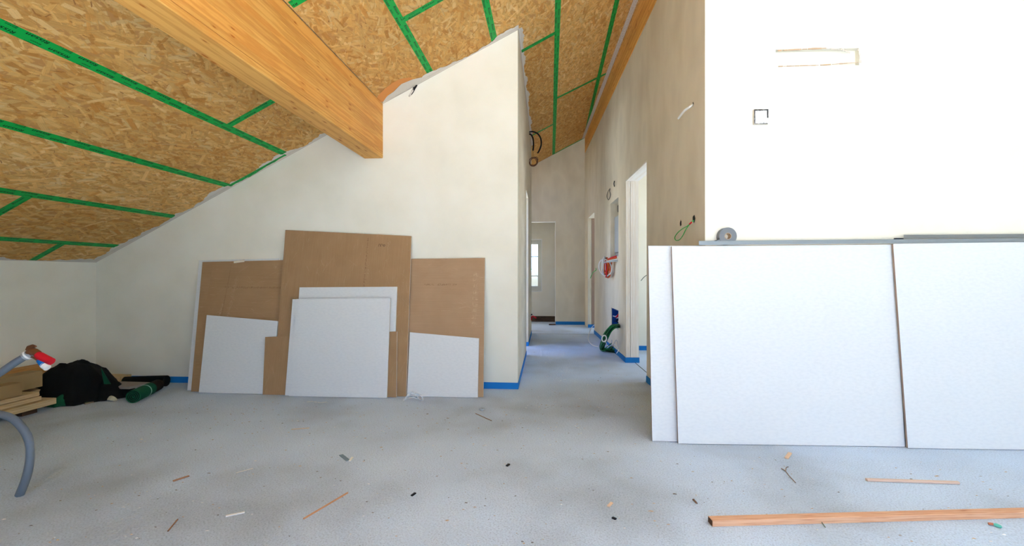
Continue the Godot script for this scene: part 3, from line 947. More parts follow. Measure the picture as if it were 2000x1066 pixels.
# a worn, no longer legible line of stamped print: short upright and level strokes
func stamped(img: Image, at: Vector2, along: Vector2, long: float, high: float, col: Color, seed_: int) -> void:
	var r := RandomNumberGenerator.new()
	r.seed = seed_
	var up := Vector2(along.y, -along.x)
	var s := 0.0
	while s < long:
		if r.randf() < 0.16:
			s += high * 0.9
			continue
		for stroke in 2 + r.randi() % 2:
			var p := at + along * (s + r.randf() * high * 0.45) + up * r.randf() * high * 0.5
			var d := up * high * 0.55 if r.randf() < 0.55 else along * high * 0.45
			for i in 6:
				var q := p + d * (i / 5.0)
				if q.x > 0 and q.y > 0 and q.x < img.get_width() and q.y < img.get_height():
					img.set_pixelv(Vector2i(q), img.get_pixelv(Vector2i(q)).lerp(col, col.a * r.randf_range(0.5, 1.0)))
		s += high * 0.72
func build_boards() -> void:
	var n := Vector3(0, 0, -1)
	var brown := Color8(168, 134, 98)
	var pale := Color8(222, 204, 184)
	var ink := Color(0.42, 0.29, 0.2, 0.5)
	# brown backs, 400 pixels a metre; v runs downwards from the top of the board
	var a := paper_image(81, 400, 500, brown, 0.018, false, 160, pale)
	for i in 9:      # rubbed finger spots in a row and a creased line
		chalk(a, Vector2(104 - i * 2.0, 90 + i * 22), pale, 200 + i, 90, Vector2(5, 6), 0.45)
		chalk(a, Vector2(74 - i, 60 + i * 30), Color8(120, 88, 62), 240 + i, 120, Vector2(1.0, 22), 0.35)
	for i in 5:
		chalk(a, Vector2(64 - i * 2, 190 + i * 14), pale, 230 + i, 40, Vector2(2, 5), 0.6)
	stamped(a, Vector2(64, 124), Vector2.RIGHT, 300, 7, ink, 401)
	chalk(a, Vector2(250, 42), pale, 250, 60, Vector2(4, 6), 0.7)
	var b := paper_image(82, 480, 640, brown, 0.02, true, 260, pale)
	stamped(b, Vector2(292, 74), Vector2.DOWN, 260, 8, ink, 402)
	var scrawl := [Vector2(337, 56), Vector2(339, 48), Vector2(343, 47), Vector2(345, 56), Vector2(347, 48), Vector2(351, 47), Vector2(354, 53), Vector2(358, 56), Vector2(362, 53), Vector2(361, 49), Vector2(356, 49), Vector2(354, 53)]
	for i in scrawl.size() - 1:
		for t in 14:
			b.set_pixelv(Vector2i(scrawl[i].lerp(scrawl[i + 1], t / 14.0) + Vector2(0, 52)), Color8(84, 66, 54))
	for k in 14:
		chalk(b, Vector2(rng.randf_range(40, 440), rng.randf_range(40, 420)), pale, 300 + k, 26, Vector2(1.5, 14), 0.7)
	var c := paper_image(83, 400, 500, Color8(176, 144, 112), 0.016, false, 160, pale)
	stamped(c, Vector2(60, 112), Vector2.RIGHT, 130, 7, ink, 403)
	for k in 9:
		stamped(c, Vector2(238, 78 + k * 22), Vector2.RIGHT, 18, 14, Color(0.87, 0.77, 0.63, 0.8), 410 + k)
		chalk(c, Vector2(250, 72 + k * 22), pale, 330 + k, 60, Vector2(5, 7), 0.5)
	var g := "plasterboards leaning on the white partition"
	lean_board("plasterboard", "pale plasterboard almost hidden behind the wide low brown board", [[365.6, 764], [545, 766], [545, 504.5], [389, 508.5]], 3.868, 0.225, n, M.white_board, M.gypsum, g)
	var wide := lean_board("plasterboard", "wide low brown backed board with rubbed spots and a paper scrap", [[373, 765], [548, 770], [556, 508], [395.5, 511.5]], 3.835, 0.235, n, board_material(a, Vector2(1.0, 1.25)), M.gypsum, g)
	lean_board("plasterboard", "brown backed board with pale scribbled marks beside the corridor", [[782, 776], [944, 776.4], [947, 503.6], [790, 505.6]], 3.845, 0.23, n, board_material(c, Vector2(1.0, 1.25)), M.gypsum, g)
	lean_board("plasterboard", "tallest brown backed board with a short handwritten mark", [[533, 772], [793, 775], [803.6, 461], [557.5, 449]], 3.815, 0.21, n, board_material(b, Vector2(1.2, 1.6)), M.gypsum, g)
	lean_board("plasterboard", "pale board with a slanted top beside the small brown offcut", [[388, 768.4], [530.5, 771.8], [542.4, 626.8], [403.8, 615]], 3.80, 0.235, n, M.white_board, M.gypsum, g)
	lean_board("plasterboard", "pale square board just behind the front pair, showing above them", [[570, 775], [768, 775], [775.5, 559.8], [585, 561]], 3.80, 0.205, n, M.white_board, M.gypsum, g)
	lean_board("plasterboard", "small brown backed offcut poking out both sides of the pale pair", [[513, 767.7], [774, 777.7], [775.3, 647], [518, 658]], 3.785, 0.2, n, board_material(b, Vector2(1.2, 1.6)), M.gypsum, g)
	lean_board("plasterboard", "pale square board, rear one of the offset front pair", [[556.5, 774], [748, 776], [757, 582], [571.4, 584.2]], 3.77, 0.195, n, M.white_board, M.gypsum, g)
	lean_board("plasterboard", "pale square board in front of all the others", [[564, 775.5], [755.3, 778], [762.3, 581.7], [579, 583.7]], 3.755, 0.19, n, M.white_board, M.gypsum, g)
	lean_board("plasterboard", "pale board with a slanted top below the scribbled brown board", [[795, 775.2], [933, 777], [935.5, 660.4], [800.5, 648.6]], 3.827, 0.215, n, M.white_board, M.gypsum, g)
	# curled scrap on the wide board
	var st := new_st()
	var s0 := hit(459, 516, Vector3(0, -0.235, -1).normalized(), Vector3(0, 0, -3.80))
	var curl := []
	for i in 7:
		curl.append(s0 + Vector3(0.105 * i / 6.0, 0.018 + 0.012 * i / 6.0, 0.004))
	for i in 6:
		for j in 4:
			var a0 := -0.6 + j * 0.45
			var a1 := a0 + 0.45
			var r0 := Vector3(0, sin(a0), cos(a0)) * 0.014
			var r1 := Vector3(0, sin(a1), cos(a1)) * 0.014
			face(st, curl[i] + r0, curl[i + 1] + r0, curl[i + 1] + r1, curl[i] + r1, r0)
	tag(part(st, "paper_scrap", mat(Color8(236, 226, 204), 0.8)), "curled cream paper scrap stuck on the wide brown board's top edge", "scrap")
	# boards under the white wall
	var wz := wing_z()
	g = "large boards leaning under the white wall"
	lean_board("wall_board", "rear pale board peeping out past the corridor corner", [[1274, 861.5], [1700, 864], [1700, 478.5], [1266, 480]], 2.892, 0.085, wz, M.white_board, M.paper_edge, g, 0.0125)
	lean_board("wall_board", "large pale board in the middle under the perforated strip", [[1325, 869], [1768, 872.5], [1743, 477.5], [1312, 481]], 2.857, 0.086, wz, M.white_board, M.paper_edge, g, 0.015)
	lean_board("wall_board", "large pale board beside the middle one, overlapping its edge", [[1773.5, 877], [2250, 883], [2238, 470], [1744.5, 476]], 2.834, 0.086, wz, M.white_board, M.paper_edge, g, 0.0125)

# ------------------------------------------------------------------ things on the boards and walls
func build_white_wall() -> void:
	var wx := wing_x()
	var wz := wing_z()
	# perforated plaster strips on top of the boards
	var r := hit(1365, 478, wz, wz * 2.955)
	var q := hit(2080, 472, wz, wz * 2.955)
	var o := thing("plaster_stop_strip", "long perforated galvanised strip lying on the pale boards", "metal strip", r)
	var st := new_st()
	oriented(st, Vector3.ZERO, q - r, Vector3(0, 0.025, 0), wz * 0.0012)
	part(st, "perforated_leg", M.perforated, o)
	st = new_st()
	oriented(st, Vector3(0, -0.0015, 0), q - r, wz * 0.005, Vector3(0, 0.0012, 0))
	part(st, "flat_leg", M.zinc, o)
	r = hit(1751, 466, wz, wz * 2.968)
	q = hit(2030, 464, wz, wz * 2.968)
	o = thing("plaster_stop_strip", "short solid grey strip on top of the perforated one", "metal strip", r)
	st = new_st()
	oriented(st, wx * 0.045, q - r - wx * 0.045, Vector3(0, 0.024, 0), wz * 0.0015)
	part(st, "upright_leg", mat(Color8(122, 124, 122), 0.5), o)
	st = new_st()
	oriented(st, Vector3(0, 0.004, 0), q - r, wz * 0.025, Vector3(0, 0.0015, 0))
	part(st, "flat_leg", M.zinc, o)
	st = new_st()
	oriented(st, Vector3(0, -0.002, -0.002), wx * 0.046, Vector3(0, 0.006, 0), wz * 0.02)
	part(st, "end_fold", M.black, o)
	# roll of grey tape standing behind the strip
	var c := hit(1422, 461, wz, wz * 2.962)
	o = thing("duct_tape_roll", "roll of grey adhesive tape standing on the pale boards", "tape roll", c - Vector3(0, 0.058, 0))
	var rp := PackedVector2Array()
	var mid := Vector3(0, 0.058, 0)
	st = new_st()
	ring_solid(st, mid, wx, Vector3.UP, wz, 0.0555, 0.0215, 0.048, 40)
	part(st, "tape_winding", M.grey_tape, o)
	st = new_st()
	ring_solid(st, mid - wz * 0.0006, wx, Vector3.UP, wz, 0.0213, 0.0185, 0.0492, 32)
	part(st, "cardboard_core", M.cardboard, o)
	st = new_st()
	var t0 := mid + (-wx * 0.052 + Vector3.DOWN * 0.02)
	oriented(st, t0, -wx * 0.018 + Vector3.DOWN * 0.006, wz * 0.047, (Vector3.DOWN * 1.0 + wx * 0.25) * 0.026)
	part(st, "loose_tail", M.grey_tape, o)
	# shallow recess: broken plaster rim
	var rim := thing("recess_rim", "crumbled plaster rim round the long recess in the white wall", "plaster edge", on_wing(1515, 113))
	rng.seed = 77
	for e in [[[1518, 99], [1612, 94], 0.009], [[1612, 95], [1642, 97], 0.01], [[1642, 96], [1660, 103], 0.012], [[1520, 130], [1600, 127.5], 0.006], [[1600, 127.5], [1676, 122], 0.0065], [[1676, 95], [1681, 122], 0.012]]:
		st = new_st()
		var a := on_wing(e[0][0], e[0][1], 0.0) - rim.position
		var b := on_wing(e[1][0], e[1][1], 0.0) - rim.position
		for i in 10:
			var p := a.lerp(b, (i + rng.randf() * 0.4) / 10.0)
			var w: Vector3 = (b - a) / 10.0 * rng.randf_range(0.7, 1.1)
			var up: Vector3 = (b - a).normalized().cross(wz) * e[2] * rng.randf_range(0.3, 1.2)
			oriented(st, p - up * 0.5, w, up, -wz * 0.004 * rng.randf_range(0.4, 1.2))
		part(st, "crumbled_edge", M.cardboard if e[2] < 0.0095 else M.smear, rim)
	# square protective cover over a box
	var p00 := on_wing(1473, 242, 0.02)
	var p11 := on_wing(1501, 213, 0.02)
	var s := (p11 - p00).dot(wx)
	var h := p11.y - p00.y
	o = thing("socket_cover", "small square printed cover with black tape border on the white wall", "cover", p00 + wz * 0.02)
	st = new_st()
	oriented(st, Vector3.ZERO, wx * s, Vector3(0, h, 0), -wz * 0.019)
	part(st, "box", mat(Color8(214, 206, 190), 0.8), o)
	var img := Image.create(160, 160, false, Image.FORMAT_RGB8)
	img.fill(Color8(236, 236, 234))
	rng.seed = 5
	for k in 900:      # torn black adhesive border
		var side := rng.randi() % 10
		var pos := rng.randf() * 150.0
		var d := absf(rng.randfn(0, 7.0))
		var at := Vector2(pos, d) if side < 4 else (Vector2(d * 0.7, pos) if side < 6 else (Vector2(159 - d * 1.4, pos * 0.62) if side < 9 else Vector2(pos, 157 - d * 0.3)))
		img.fill_rect(Rect2i(Vector2i(at), Vector2i(rng.randi_range(2, 9), rng.randi_range(2, 4))), Color8(46, 46, 48))
	for band in [Rect2i(6, 0, 150, 11), Rect2i(2, 4, 9, 148), Rect2i(144, 0, 14, 96), Rect2i(8, 154, 120, 5)]:
		img.fill_rect(band, Color8(46, 46, 48))
	for k in 90:
		img.fill_rect(Rect2i(rng.randi_range(0, 156), rng.randi_range(0, 156), rng.randi_range(3, 9), rng.randi_range(2, 4)), Color8(226, 226, 224))
	img.fill_rect(Rect2i(16, 20, 126, 130), Color8(242, 242, 242))
	for k in 2:
		img.fill_rect(Rect2i(54 + 46 * k, 58, 14, 38), Color8(206, 208, 208))
	stamped(img, Vector2(24, 42), Vector2.RIGHT, 90, 12, Color(0.55, 0.56, 0.58, 0.8), 421)
	stamped(img, Vector2(44, 118), Vector2.RIGHT, 70, 12, Color(0.45, 0.45, 0.47, 0.9), 422)
	stamped(img, Vector2(44, 134), Vector2.RIGHT, 74, 12, Color(0.45, 0.45, 0.47, 0.9), 423)
	for k in 3:
		stamped(img, Vector2(58, 150), Vector2.RIGHT, 66, 13, Color(0.1, 0.1, 0.1, 1.0), 424 + k)
	st = new_st()
	var z := -wz * 0.0195
	var uvs := [Vector2(0, 1), Vector2(1, 1), Vector2(1, 0), Vector2(0, 0)]
	var cs := [z, z + wx * s, z + wx * s + Vector3(0, h, 0), z + Vector3(0, h, 0)]
	tri(st, [cs[0], cs[2], cs[1]], [-wz, -wz, -wz], [uvs[0], uvs[2], uvs[1]])
	tri(st, [cs[0], cs[3], cs[2]], [-wz, -wz, -wz], [uvs[0], uvs[3], uvs[2]])
	part(st, "printed_face", mat(Color(1, 1, 1), 0.6, ImageTexture.create_from_image(img)), o)
func ring_solid(st: SurfaceTool, c: Vector3, x: Vector3, y: Vector3, z: Vector3, ro: float, ri: float, deep: float, n: int) -> void:
	for i in n:
		var a := TAU * i / n
		var b := TAU * (i + 1) / n
		var da := x * cos(a) + y * sin(a)
		var db := x * cos(b) + y * sin(b)
		face(st, c + da * ri, c + db * ri, c + db * ro, c + da * ro, -z)
		var w := z * deep
		face(st, c + da * ri + w, c + db * ri + w, c + db * ro + w, c + da * ro + w, z)
		face(st, c + da * ro, c + db * ro, c + db * ro + w, c + da * ro + w, da)
		face(st, c + da * ri, c + db * ri, c + db * ri + w, c + da * ri + w, -da)

func cable(called: String, label: String, pts: Array, r: float, m: Material, n := 8) -> MeshInstance3D:
	var st := new_st()
	tube(st, spline(pts, n), r, 7)
	var o := part(st, called, m)
	tag(o, label, "cable")
	return o
func blot(called: String, label: String, c: Vector3, x: Vector3, y: Vector3, out: Vector3, seed_: int) -> void:
	var r := RandomNumberGenerator.new()
	r.seed = seed_
	var st := new_st()
	var pts := []
	for i in 12:
		var a := TAU * i / 12
		pts.append(c + (x * cos(a) + y * sin(a)) * r.randf_range(0.7, 1.15) + out * 0.0015)
	for i in 12:
		var q := [c + out * 0.0015, pts[i], pts[(i + 1) % 12]]
		if (q[1] - q[0]).cross(q[2] - q[0]).dot(out) > 0.0:
			q.reverse()
		tri(st, q, [out, out, out], [Vector2.ZERO, Vector2.RIGHT, Vector2.UP])
	tag(part(st, called, M.hole), label, "hole")
func build_corridor_things() -> void:
	var wx := wing_x()
	var wz := wing_z()
	var up := Vector3.UP
	# near the corner of the white wall
	var a := on_corridor(1353, 204)
	var st := new_st()
	tube(st, spline([a, on_corridor(1347, 209, 0.03), on_corridor(1337, 216, 0.05), on_corridor(1325, 231, 0.06)], 8), 0.0085, 10)
	tag(part(st, "white_conduit", M.cable_white), "short white cable stub hanging from the tan wall", "cable")
	blot("wall_hole", "dark cable hole behind the white stub", on_corridor(1354, 203, 0.001), wz * 0.012, up * 0.014, -wx, 1)
	blot("wall_hole", "oval dark hole beside the green wire loop", on_corridor(1330, 436, 0.001), wz * 0.021, up * 0.026, -wx, 2)
	blot("wall_hole", "ragged dark hole from which the green wire loop hangs", on_corridor(1355.5, 427, 0.001), wz * 0.024, up * 0.028, -wx, 3)
	var lp := thing("wire_loop", "bright green wire loop with a red collar hanging from a hole", "wire", on_corridor(1356, 430))
	st = new_st()
	var off := 0.03
	var wire := []
	for q in [[1356, 430, 0.0], [1350, 434, 0.02], [1343, 441, 0.03], [1334, 446, 0.03], [1324, 454, 0.035], [1318, 463, 0.035], [1320, 469, 0.035], [1327, 468, 0.035], [1334, 459, 0.035], [1339, 449, 0.032], [1346, 439, 0.028], [1351, 433, 0.02]]:
		wire.append(on_corridor(q[0], q[1], q[2]) - lp.position)
	tube(st, spline(wire, 6), 0.0032, 8)
	part(st, "wire", M.wire_green, lp)
	st = new_st()
	var k0 := on_corridor(1347, 437.5, 0.026) - lp.position
	tube(st, [k0, k0 + (on_corridor(1350.5, 434, 0.024) - lp.position - k0)], 0.0058, 10)
	part(st, "red_collar", M.red, lp)
	# inspection hole with a loose metal clip high on the partition
	var hole := on_front(807, 176)
	blot("wall_hole", "slanted black slot high on the white partition", hole, Vector3(0.028, 0.055, 0), Vector3(-0.012, 0.006, 0), Vector3(0, 0, 1), 4)
	cable("cable_stub", "frayed pale cable end below the slanted slot", [on_front(808, 174, 4.15), on_front(805, 179, 4.12), on_front(801, 185, 4.11), on_front(799, 188, 4.12)], 0.007, M.smear)
	cable("cable_stub", "black cable end in the slanted slot", [on_front(814, 166, 4.15), on_front(811, 171, 4.13), on_front(807, 177, 4.14)], 0.008, M.black)
	# black conduits and a coil on the corridor face of the partition
	var cx := CORR_X
	var d1 := 6.9
	var f := func(u, v, d): return on_front(u, v, d)
	cable("black_conduit", "long black conduit bending out of the corridor wall under the ceiling", [f.call(1030, 259, d1), f.call(1040, 257, d1), f.call(1050, 261, d1), f.call(1056, 270, d1), f.call(1057, 282, d1), f.call(1054, 292, d1), f.call(1050, 299, d1)], 0.012, M.black)
	cable("black_conduit", "shorter black conduit beside the long one", [f.call(1030, 263, d1), f.call(1036, 262, d1), f.call(1041, 270, d1), f.call(1042, 282, d1), f.call(1041, 294, d1)], 0.012, M.black)
	st = new_st()
	var cc: Vector3 = f.call(1041, 316, d1)
	var turns := []
	for k in 5:
		turns.append_array(loop(cc + Vector3(0.004 * k, 0.003 * sin(k * 2.0), 0.006 * k), Vector3(1, 0.15 * k - 0.3, 0), Vector3(0.1, 1, 0.1), 0.055 + 0.006 * (k % 3), 0.3 * k, TAU + 0.3 * k, 20))
	tube(st, turns, 0.0045, 6)
	tag(part(st, "wire_coil", mat(Color8(120, 84, 62), 0.6)), "small brown wire coil below the black conduits", "wire")
	cable("thin_wire", "thin wire holding up the brown coil", [f.call(1041, 294, d1), f.call(1041, 306, d1)], 0.0025, M.black)
	# thin loops on the tan wall above the panel
	st = new_st()
	var p := []
	for q in [[1191.5, 368], [1187, 375], [1185.5, 384], [1188, 390], [1190.5, 387], [1192.5, 380], [1190.5, 373], [1191.5, 370]]:
		p.append(on_corridor(q[0], q[1], 0.02))
	p.append(on_corridor(1187, 398, 0.015))
	tube(st, spline(p.slice(0, 8), 6), 0.004, 6)
	tag(part(st, "wire_ring", M.black), "thin black wire ring above the open panel recess", "wire")
	cable("cable_stub", "short black cable end above the wire ring", [on_corridor(1200, 364, 0.0), on_corridor(1199, 359, 0.03), on_corridor(1200, 354, 0.04)], 0.007, M.black)
	# panel in the upper recess
	var s0 := CORNER + wz * 2.87 + wx * 0.117 + up * 1.286
	var pn := thing("distribution_panel", "grey electrical panel set in the tall recess of the tan wall", "panel", s0)
	st = new_st()
	oriented(st, Vector3.ZERO, wz * 0.555, up * 0.05, -wx * 0.05)
	part(st, "lower_rail", M.grey_panel, pn)
	st = new_st()
	bar(st, up * 0.055, wz * 0.27, up * 0.5, -wx * 0.045, 0.004)
	part(st, "cover_plate", M.grey_panel, pn)
	st = new_st()
	bar(st, up * 0.055 + wz * 0.275, wz * 0.28, up * 0.5, -wx * 0.06, 0.004)
	part(st, "cover_plate", M.grey_panel, pn)
	st = new_st()
	oriented(st, up * 0.62, wz * 0.5, up * 0.09, -wx * 0.03)
	part(st, "terminal_block", M.black, pn)
	st = new_st()
	tube(st, loop(up * 0.56 + wz * 0.1 - wx * 0.05, wz, up, 0.06, 0, TAU * 0.9), 0.01, 7)
	part(st, "cable_loop", M.black, pn)
	# orange and white coil hanging below the panel
	var c := on_corridor(1189, 521, 0.05)
	var coil := thing("cable_coil", "hanging coil of orange and white cables below the electrical panel", "cable", c)
	rng.seed = 12
	for k in 9:
		st = new_st()
		var ang := rng.randf_range(-0.25, 0.25)
		var x := (wz * cos(ang) + up * sin(ang) - wx * rng.randf_range(-0.3, 0.3)) * rng.randf_range(0.16, 0.24)
		var y := (up * 0.11 + wz * rng.randf_range(-0.05, 0.02)) * rng.randf_range(0.75, 1.1)
		var shift := -wx * (0.008 * k) + up * rng.randf_range(-0.03, 0.02) + wz * 0.02
		var ring := loop(shift, x, y, 1.0, 0, TAU, 22)
		tube(st, ring, 0.009, 7)
		part(st, "orange_loop" if k < 6 else "white_loop", M.cable_orange if k < 5 else (M.red if k == 5 else M.cable_white), coil)
	for k in 4:
		st = new_st()
		var top := on_corridor(1204 + k, 500 + k * 3, 0.0) - c
		tube(st, spline([top, top * 0.6 - wx * 0.06 + up * 0.02, Vector3(0, 0.06, 0) - wx * 0.03 * k], 6), 0.01, 7)
		part(st, "feed_cable", [M.red, M.cable_orange, M.cable_white, M.grey_panel][k], coil)
	# blue installation box and the green bundle
	var b0 := CORNER + wz * 2.87 + wx * 0.097 + up * 0.335
	var bx := thing("installation_box", "blue installation box full of cable ends low in the tan wall", "box", b0)
	st = new_st()
	oriented(st, Vector3.ZERO, wz * 0.48, up * 0.235, -wx * 0.004)
	part(st, "back_plate", M.blue_box, bx)
	for sd in [[Vector3.ZERO, up * 0.235, wz * 0.004], [wz * 0.476, up * 0.235, wz * 0.004], [up * 0.231, wz * 0.48, up * 0.004]]:
		st = new_st()
		oriented(st, sd[0], sd[1], sd[2], -wx * 0.09)
		part(st, "side_plate", M.blue_box, bx)
	for k in 9:
		st = new_st()
		var q := wz * rng.randf_range(0.05, 0.42) + up * rng.randf_range(0.08, 0.21) - wx * 0.004
		tube(st, spline([q, q - wx * 0.05 + up * rng.randf_range(-0.03, 0.03), q - wx * 0.08 + wz * rng.randf_range(-0.04, 0.04) + up * rng.randf_range(-0.06, 0.04)], 5), 0.006, 6)
		part(st, "cable_end", [M.cable_white, M.red, M.black][k % 3], bx)
	var g0 := on_corridor(1206, 642, 0.0)
	var bundle := thing("cable_bundle", "thick bundle of green cables spilling from the blue box to the floor", "cable", Vector3(g0.x - 0.15, 0, g0.z))
	for k in 22:
		st = new_st()
		var j := Vector3(rng.randf_range(-1, 1), rng.randf_range(-1, 1), rng.randf_range(-1, 1))
		var start := b0 + wz * rng.randf_range(0.05, 0.3) + up * rng.randf_range(0.01, 0.06) - wx * 0.02
		var path := [start, on_corridor(1200, 637, 0.09) + j * 0.02, on_corridor(1190, 645, 0.15) + j * 0.025, on_corridor(1181, 661, 0.19) + j * 0.03]
		var foot := on_floor(1172 + rng.randf() * 8.0, 684) + Vector3(0, 0.012 + 0.02 * rng.randf(), 0)
		path.append(foot)
		var sweep := on_floor(rng.randf_range(1180, 1206), rng.randf_range(684, 690))
		path.append(sweep + Vector3(0, 0.01 + rng.randf() * 0.05, 0))
		if k % 2:
			path.append(on_floor(rng.randf_range(1196, 1206), 681) + Vector3(0, 0.03 + rng.randf() * 0.07, 0))
		for i in path.size():
			path[i] -= bundle.position
		tube(st, spline(path, 7), 0.0075, 6)
		part(st, "green_cable", M.cable_dark if k % 3 == 0 else M.cable_green, bundle)
	st = new_st()
	tube(st, loop(on_corridor(1180, 661, 0.235) - bundle.position, wx * 0.8 + wz * 0.5, up, 0.038, 0, TAU, 22), 0.008, 7)
	part(st, "white_tie", M.cable_white, bundle)
	for k in 2:
		st = new_st()
		var w := [[1181 + k * 14, 664, 0.2], [1188 + k * 8, 676, 0.15], [1200 + k * 4, 672 - k * 8, 0.1], [1208, 682, 0.08], [1204, 690, 0.12]]
		var path := []
		for q in w:
			var pt := on_corridor(q[0], q[1], q[2])
			pt.y = maxf(pt.y, 0.012)
			path.append(pt - bundle.position)
		tube(st, spline(path, 7), 0.004, 6)
		part(st, "pale_cable", M.cable_white if k == 0 else M.grey_panel, bundle)
	cable("white_cable", "thin white cable arching from the corridor wall to the floor", [on_corridor(1161.5, 634, 0.0), on_corridor(1156, 639, 0.02), on_front(1151, 650, 7.4), on_front(1148.5, 660, 7.0), on_front(1152, 669, 6.7), on_front(1160, 675, 6.55), on_front(1168, 676.5, 6.5)], 0.006, M.cable_white)
	cable("wire_end", "short green wire end sticking out before the last doorway", [on_corridor(1164, 524, 0.0), on_corridor(1163.5, 528, 0.03), on_corridor(1158, 532, 0.06), on_corridor(1153, 543, 0.07)], 0.006, M.wire_green)
	cable("wire_end", "dark green wire end in the room behind the door lining", [on_front(1263, 537, 6.05), on_front(1257, 542, 6.0), on_front(1252, 548, 5.98)], 0.004, M.cable_dark)
	cable("wire_end", "green wire end beside the far window", [Vector3(CORR_X, 1.14, -7.6), on_front(1034, 525, 7.6), on_front(1038, 526, 7.62)], 0.007, M.wire_green)
	cable("wire_end", "thin pale wire curving in front of the far window", [on_front(1038, 526, 7.62), on_front(1043, 529, 7.65), on_front(1048, 538, 7.7)], 0.003, M.grey_panel)
	cable("cable_stub", "red cable ends low at the corridor's far corner", [Vector3(CORR_X, 0.26, -7.7), on_front(1040, 617.5, 7.7), on_front(1047, 621, 7.75)], 0.012, M.red)
	cable("cable_stub", "black cable end beside the red ones", [Vector3(CORR_X, 0.31, -7.62), on_front(1036, 615, 7.62), on_front(1040, 614, 7.62)], 0.01, M.black)
	st = new_st()
	var w0 := on_floor(1072, 635)
	oriented(st, w0, Vector3(0.13, 0, -0.02), Vector3(0, 0.02, 0), Vector3(0.01, 0, -0.06))
	tag(part(st, "wood_offcut", M.end_grain), "small brown wood offcut on the floor by the passage", "offcut")

# ------------------------------------------------------------------ the dark corner: timber, mats, hose
# plank lying along the knee wall: (u, v) of its visible far lower corner, side face at x, near end at d0
func plank(label: String, u: float, v: float, x: float, wide: float, high: float, d0: float, m: Material, bottom := -1.0) -> void:
	var e := on_x(u, v, x)
	var y := e.y if bottom < 0.0 else bottom
	var o := thing("plank", label, "plank", Vector3(x, y, -d0), "timber stacked along the knee wall")
	var st := new_st()
	bar(st, Vector3(-wide, 0, 0), Vector3(0, 0, e.z + d0), Vector3(0, high, 0), Vector3(wide, 0, 0), 0.002)
	part(st, "board", m, o)
func mound(st: SurfaceTool, c: Vector3, rx: float, rz: float, h: float, turn: float, seed_: int, base: Callable) -> void:
	var n := FastNoiseLite.new()
	n.seed = seed_
	n.frequency = 2.2
	n.fractal_octaves = 3
	const R := 22
	const S := 48
	var grid := []
	for i in R + 1:
		var row := []
		for j in S:
			var a := TAU * j / S
			var t := float(i) / R
			var edge := 1.0 + 0.16 * n.get_noise_2d(cos(a) * 1.2 + seed_, sin(a) * 1.2)
			var q := Vector2(cos(a) * rx, sin(a) * rz).rotated(turn) * t * edge
			var p := c + Vector3(q.x, 0, q.y)
			var fold := 1.0 - pow(t, 2.3)
			var y: float = base.call(p.x, p.z)
			y = maxf(y, h * fold * (1.0 + 0.14 * n.get_noise_2d(p.x * 2.0, p.z * 2.0)) + 0.012 * n.get_noise_2d(p.x * 6.0 + 9.0, p.z * 6.0))
			row.append(Vector3(p.x, y + 0.004, p.z))
		grid.append(row)
	st.set_smooth_group(0)
	for i in R:
		for j in S:
			var k := (j + 1) % S
			for q in [[grid[i][j], grid[i][k], grid[i + 1][k]], [grid[i][j], grid[i + 1][k], grid[i + 1][j]]]:
				if (q[1] - q[0]).cross(q[2] - q[0]).length() > 1e-10:
					if (q[1] - q[0]).cross(q[2] - q[0]).y > 0.0:
						q.reverse()
					for p in q:
						st.set_uv(Vector2(p.x, p.z))
						st.set_uv2(Vector2(p.x, p.z))
						st.add_vertex(p)
	st.generate_normals()
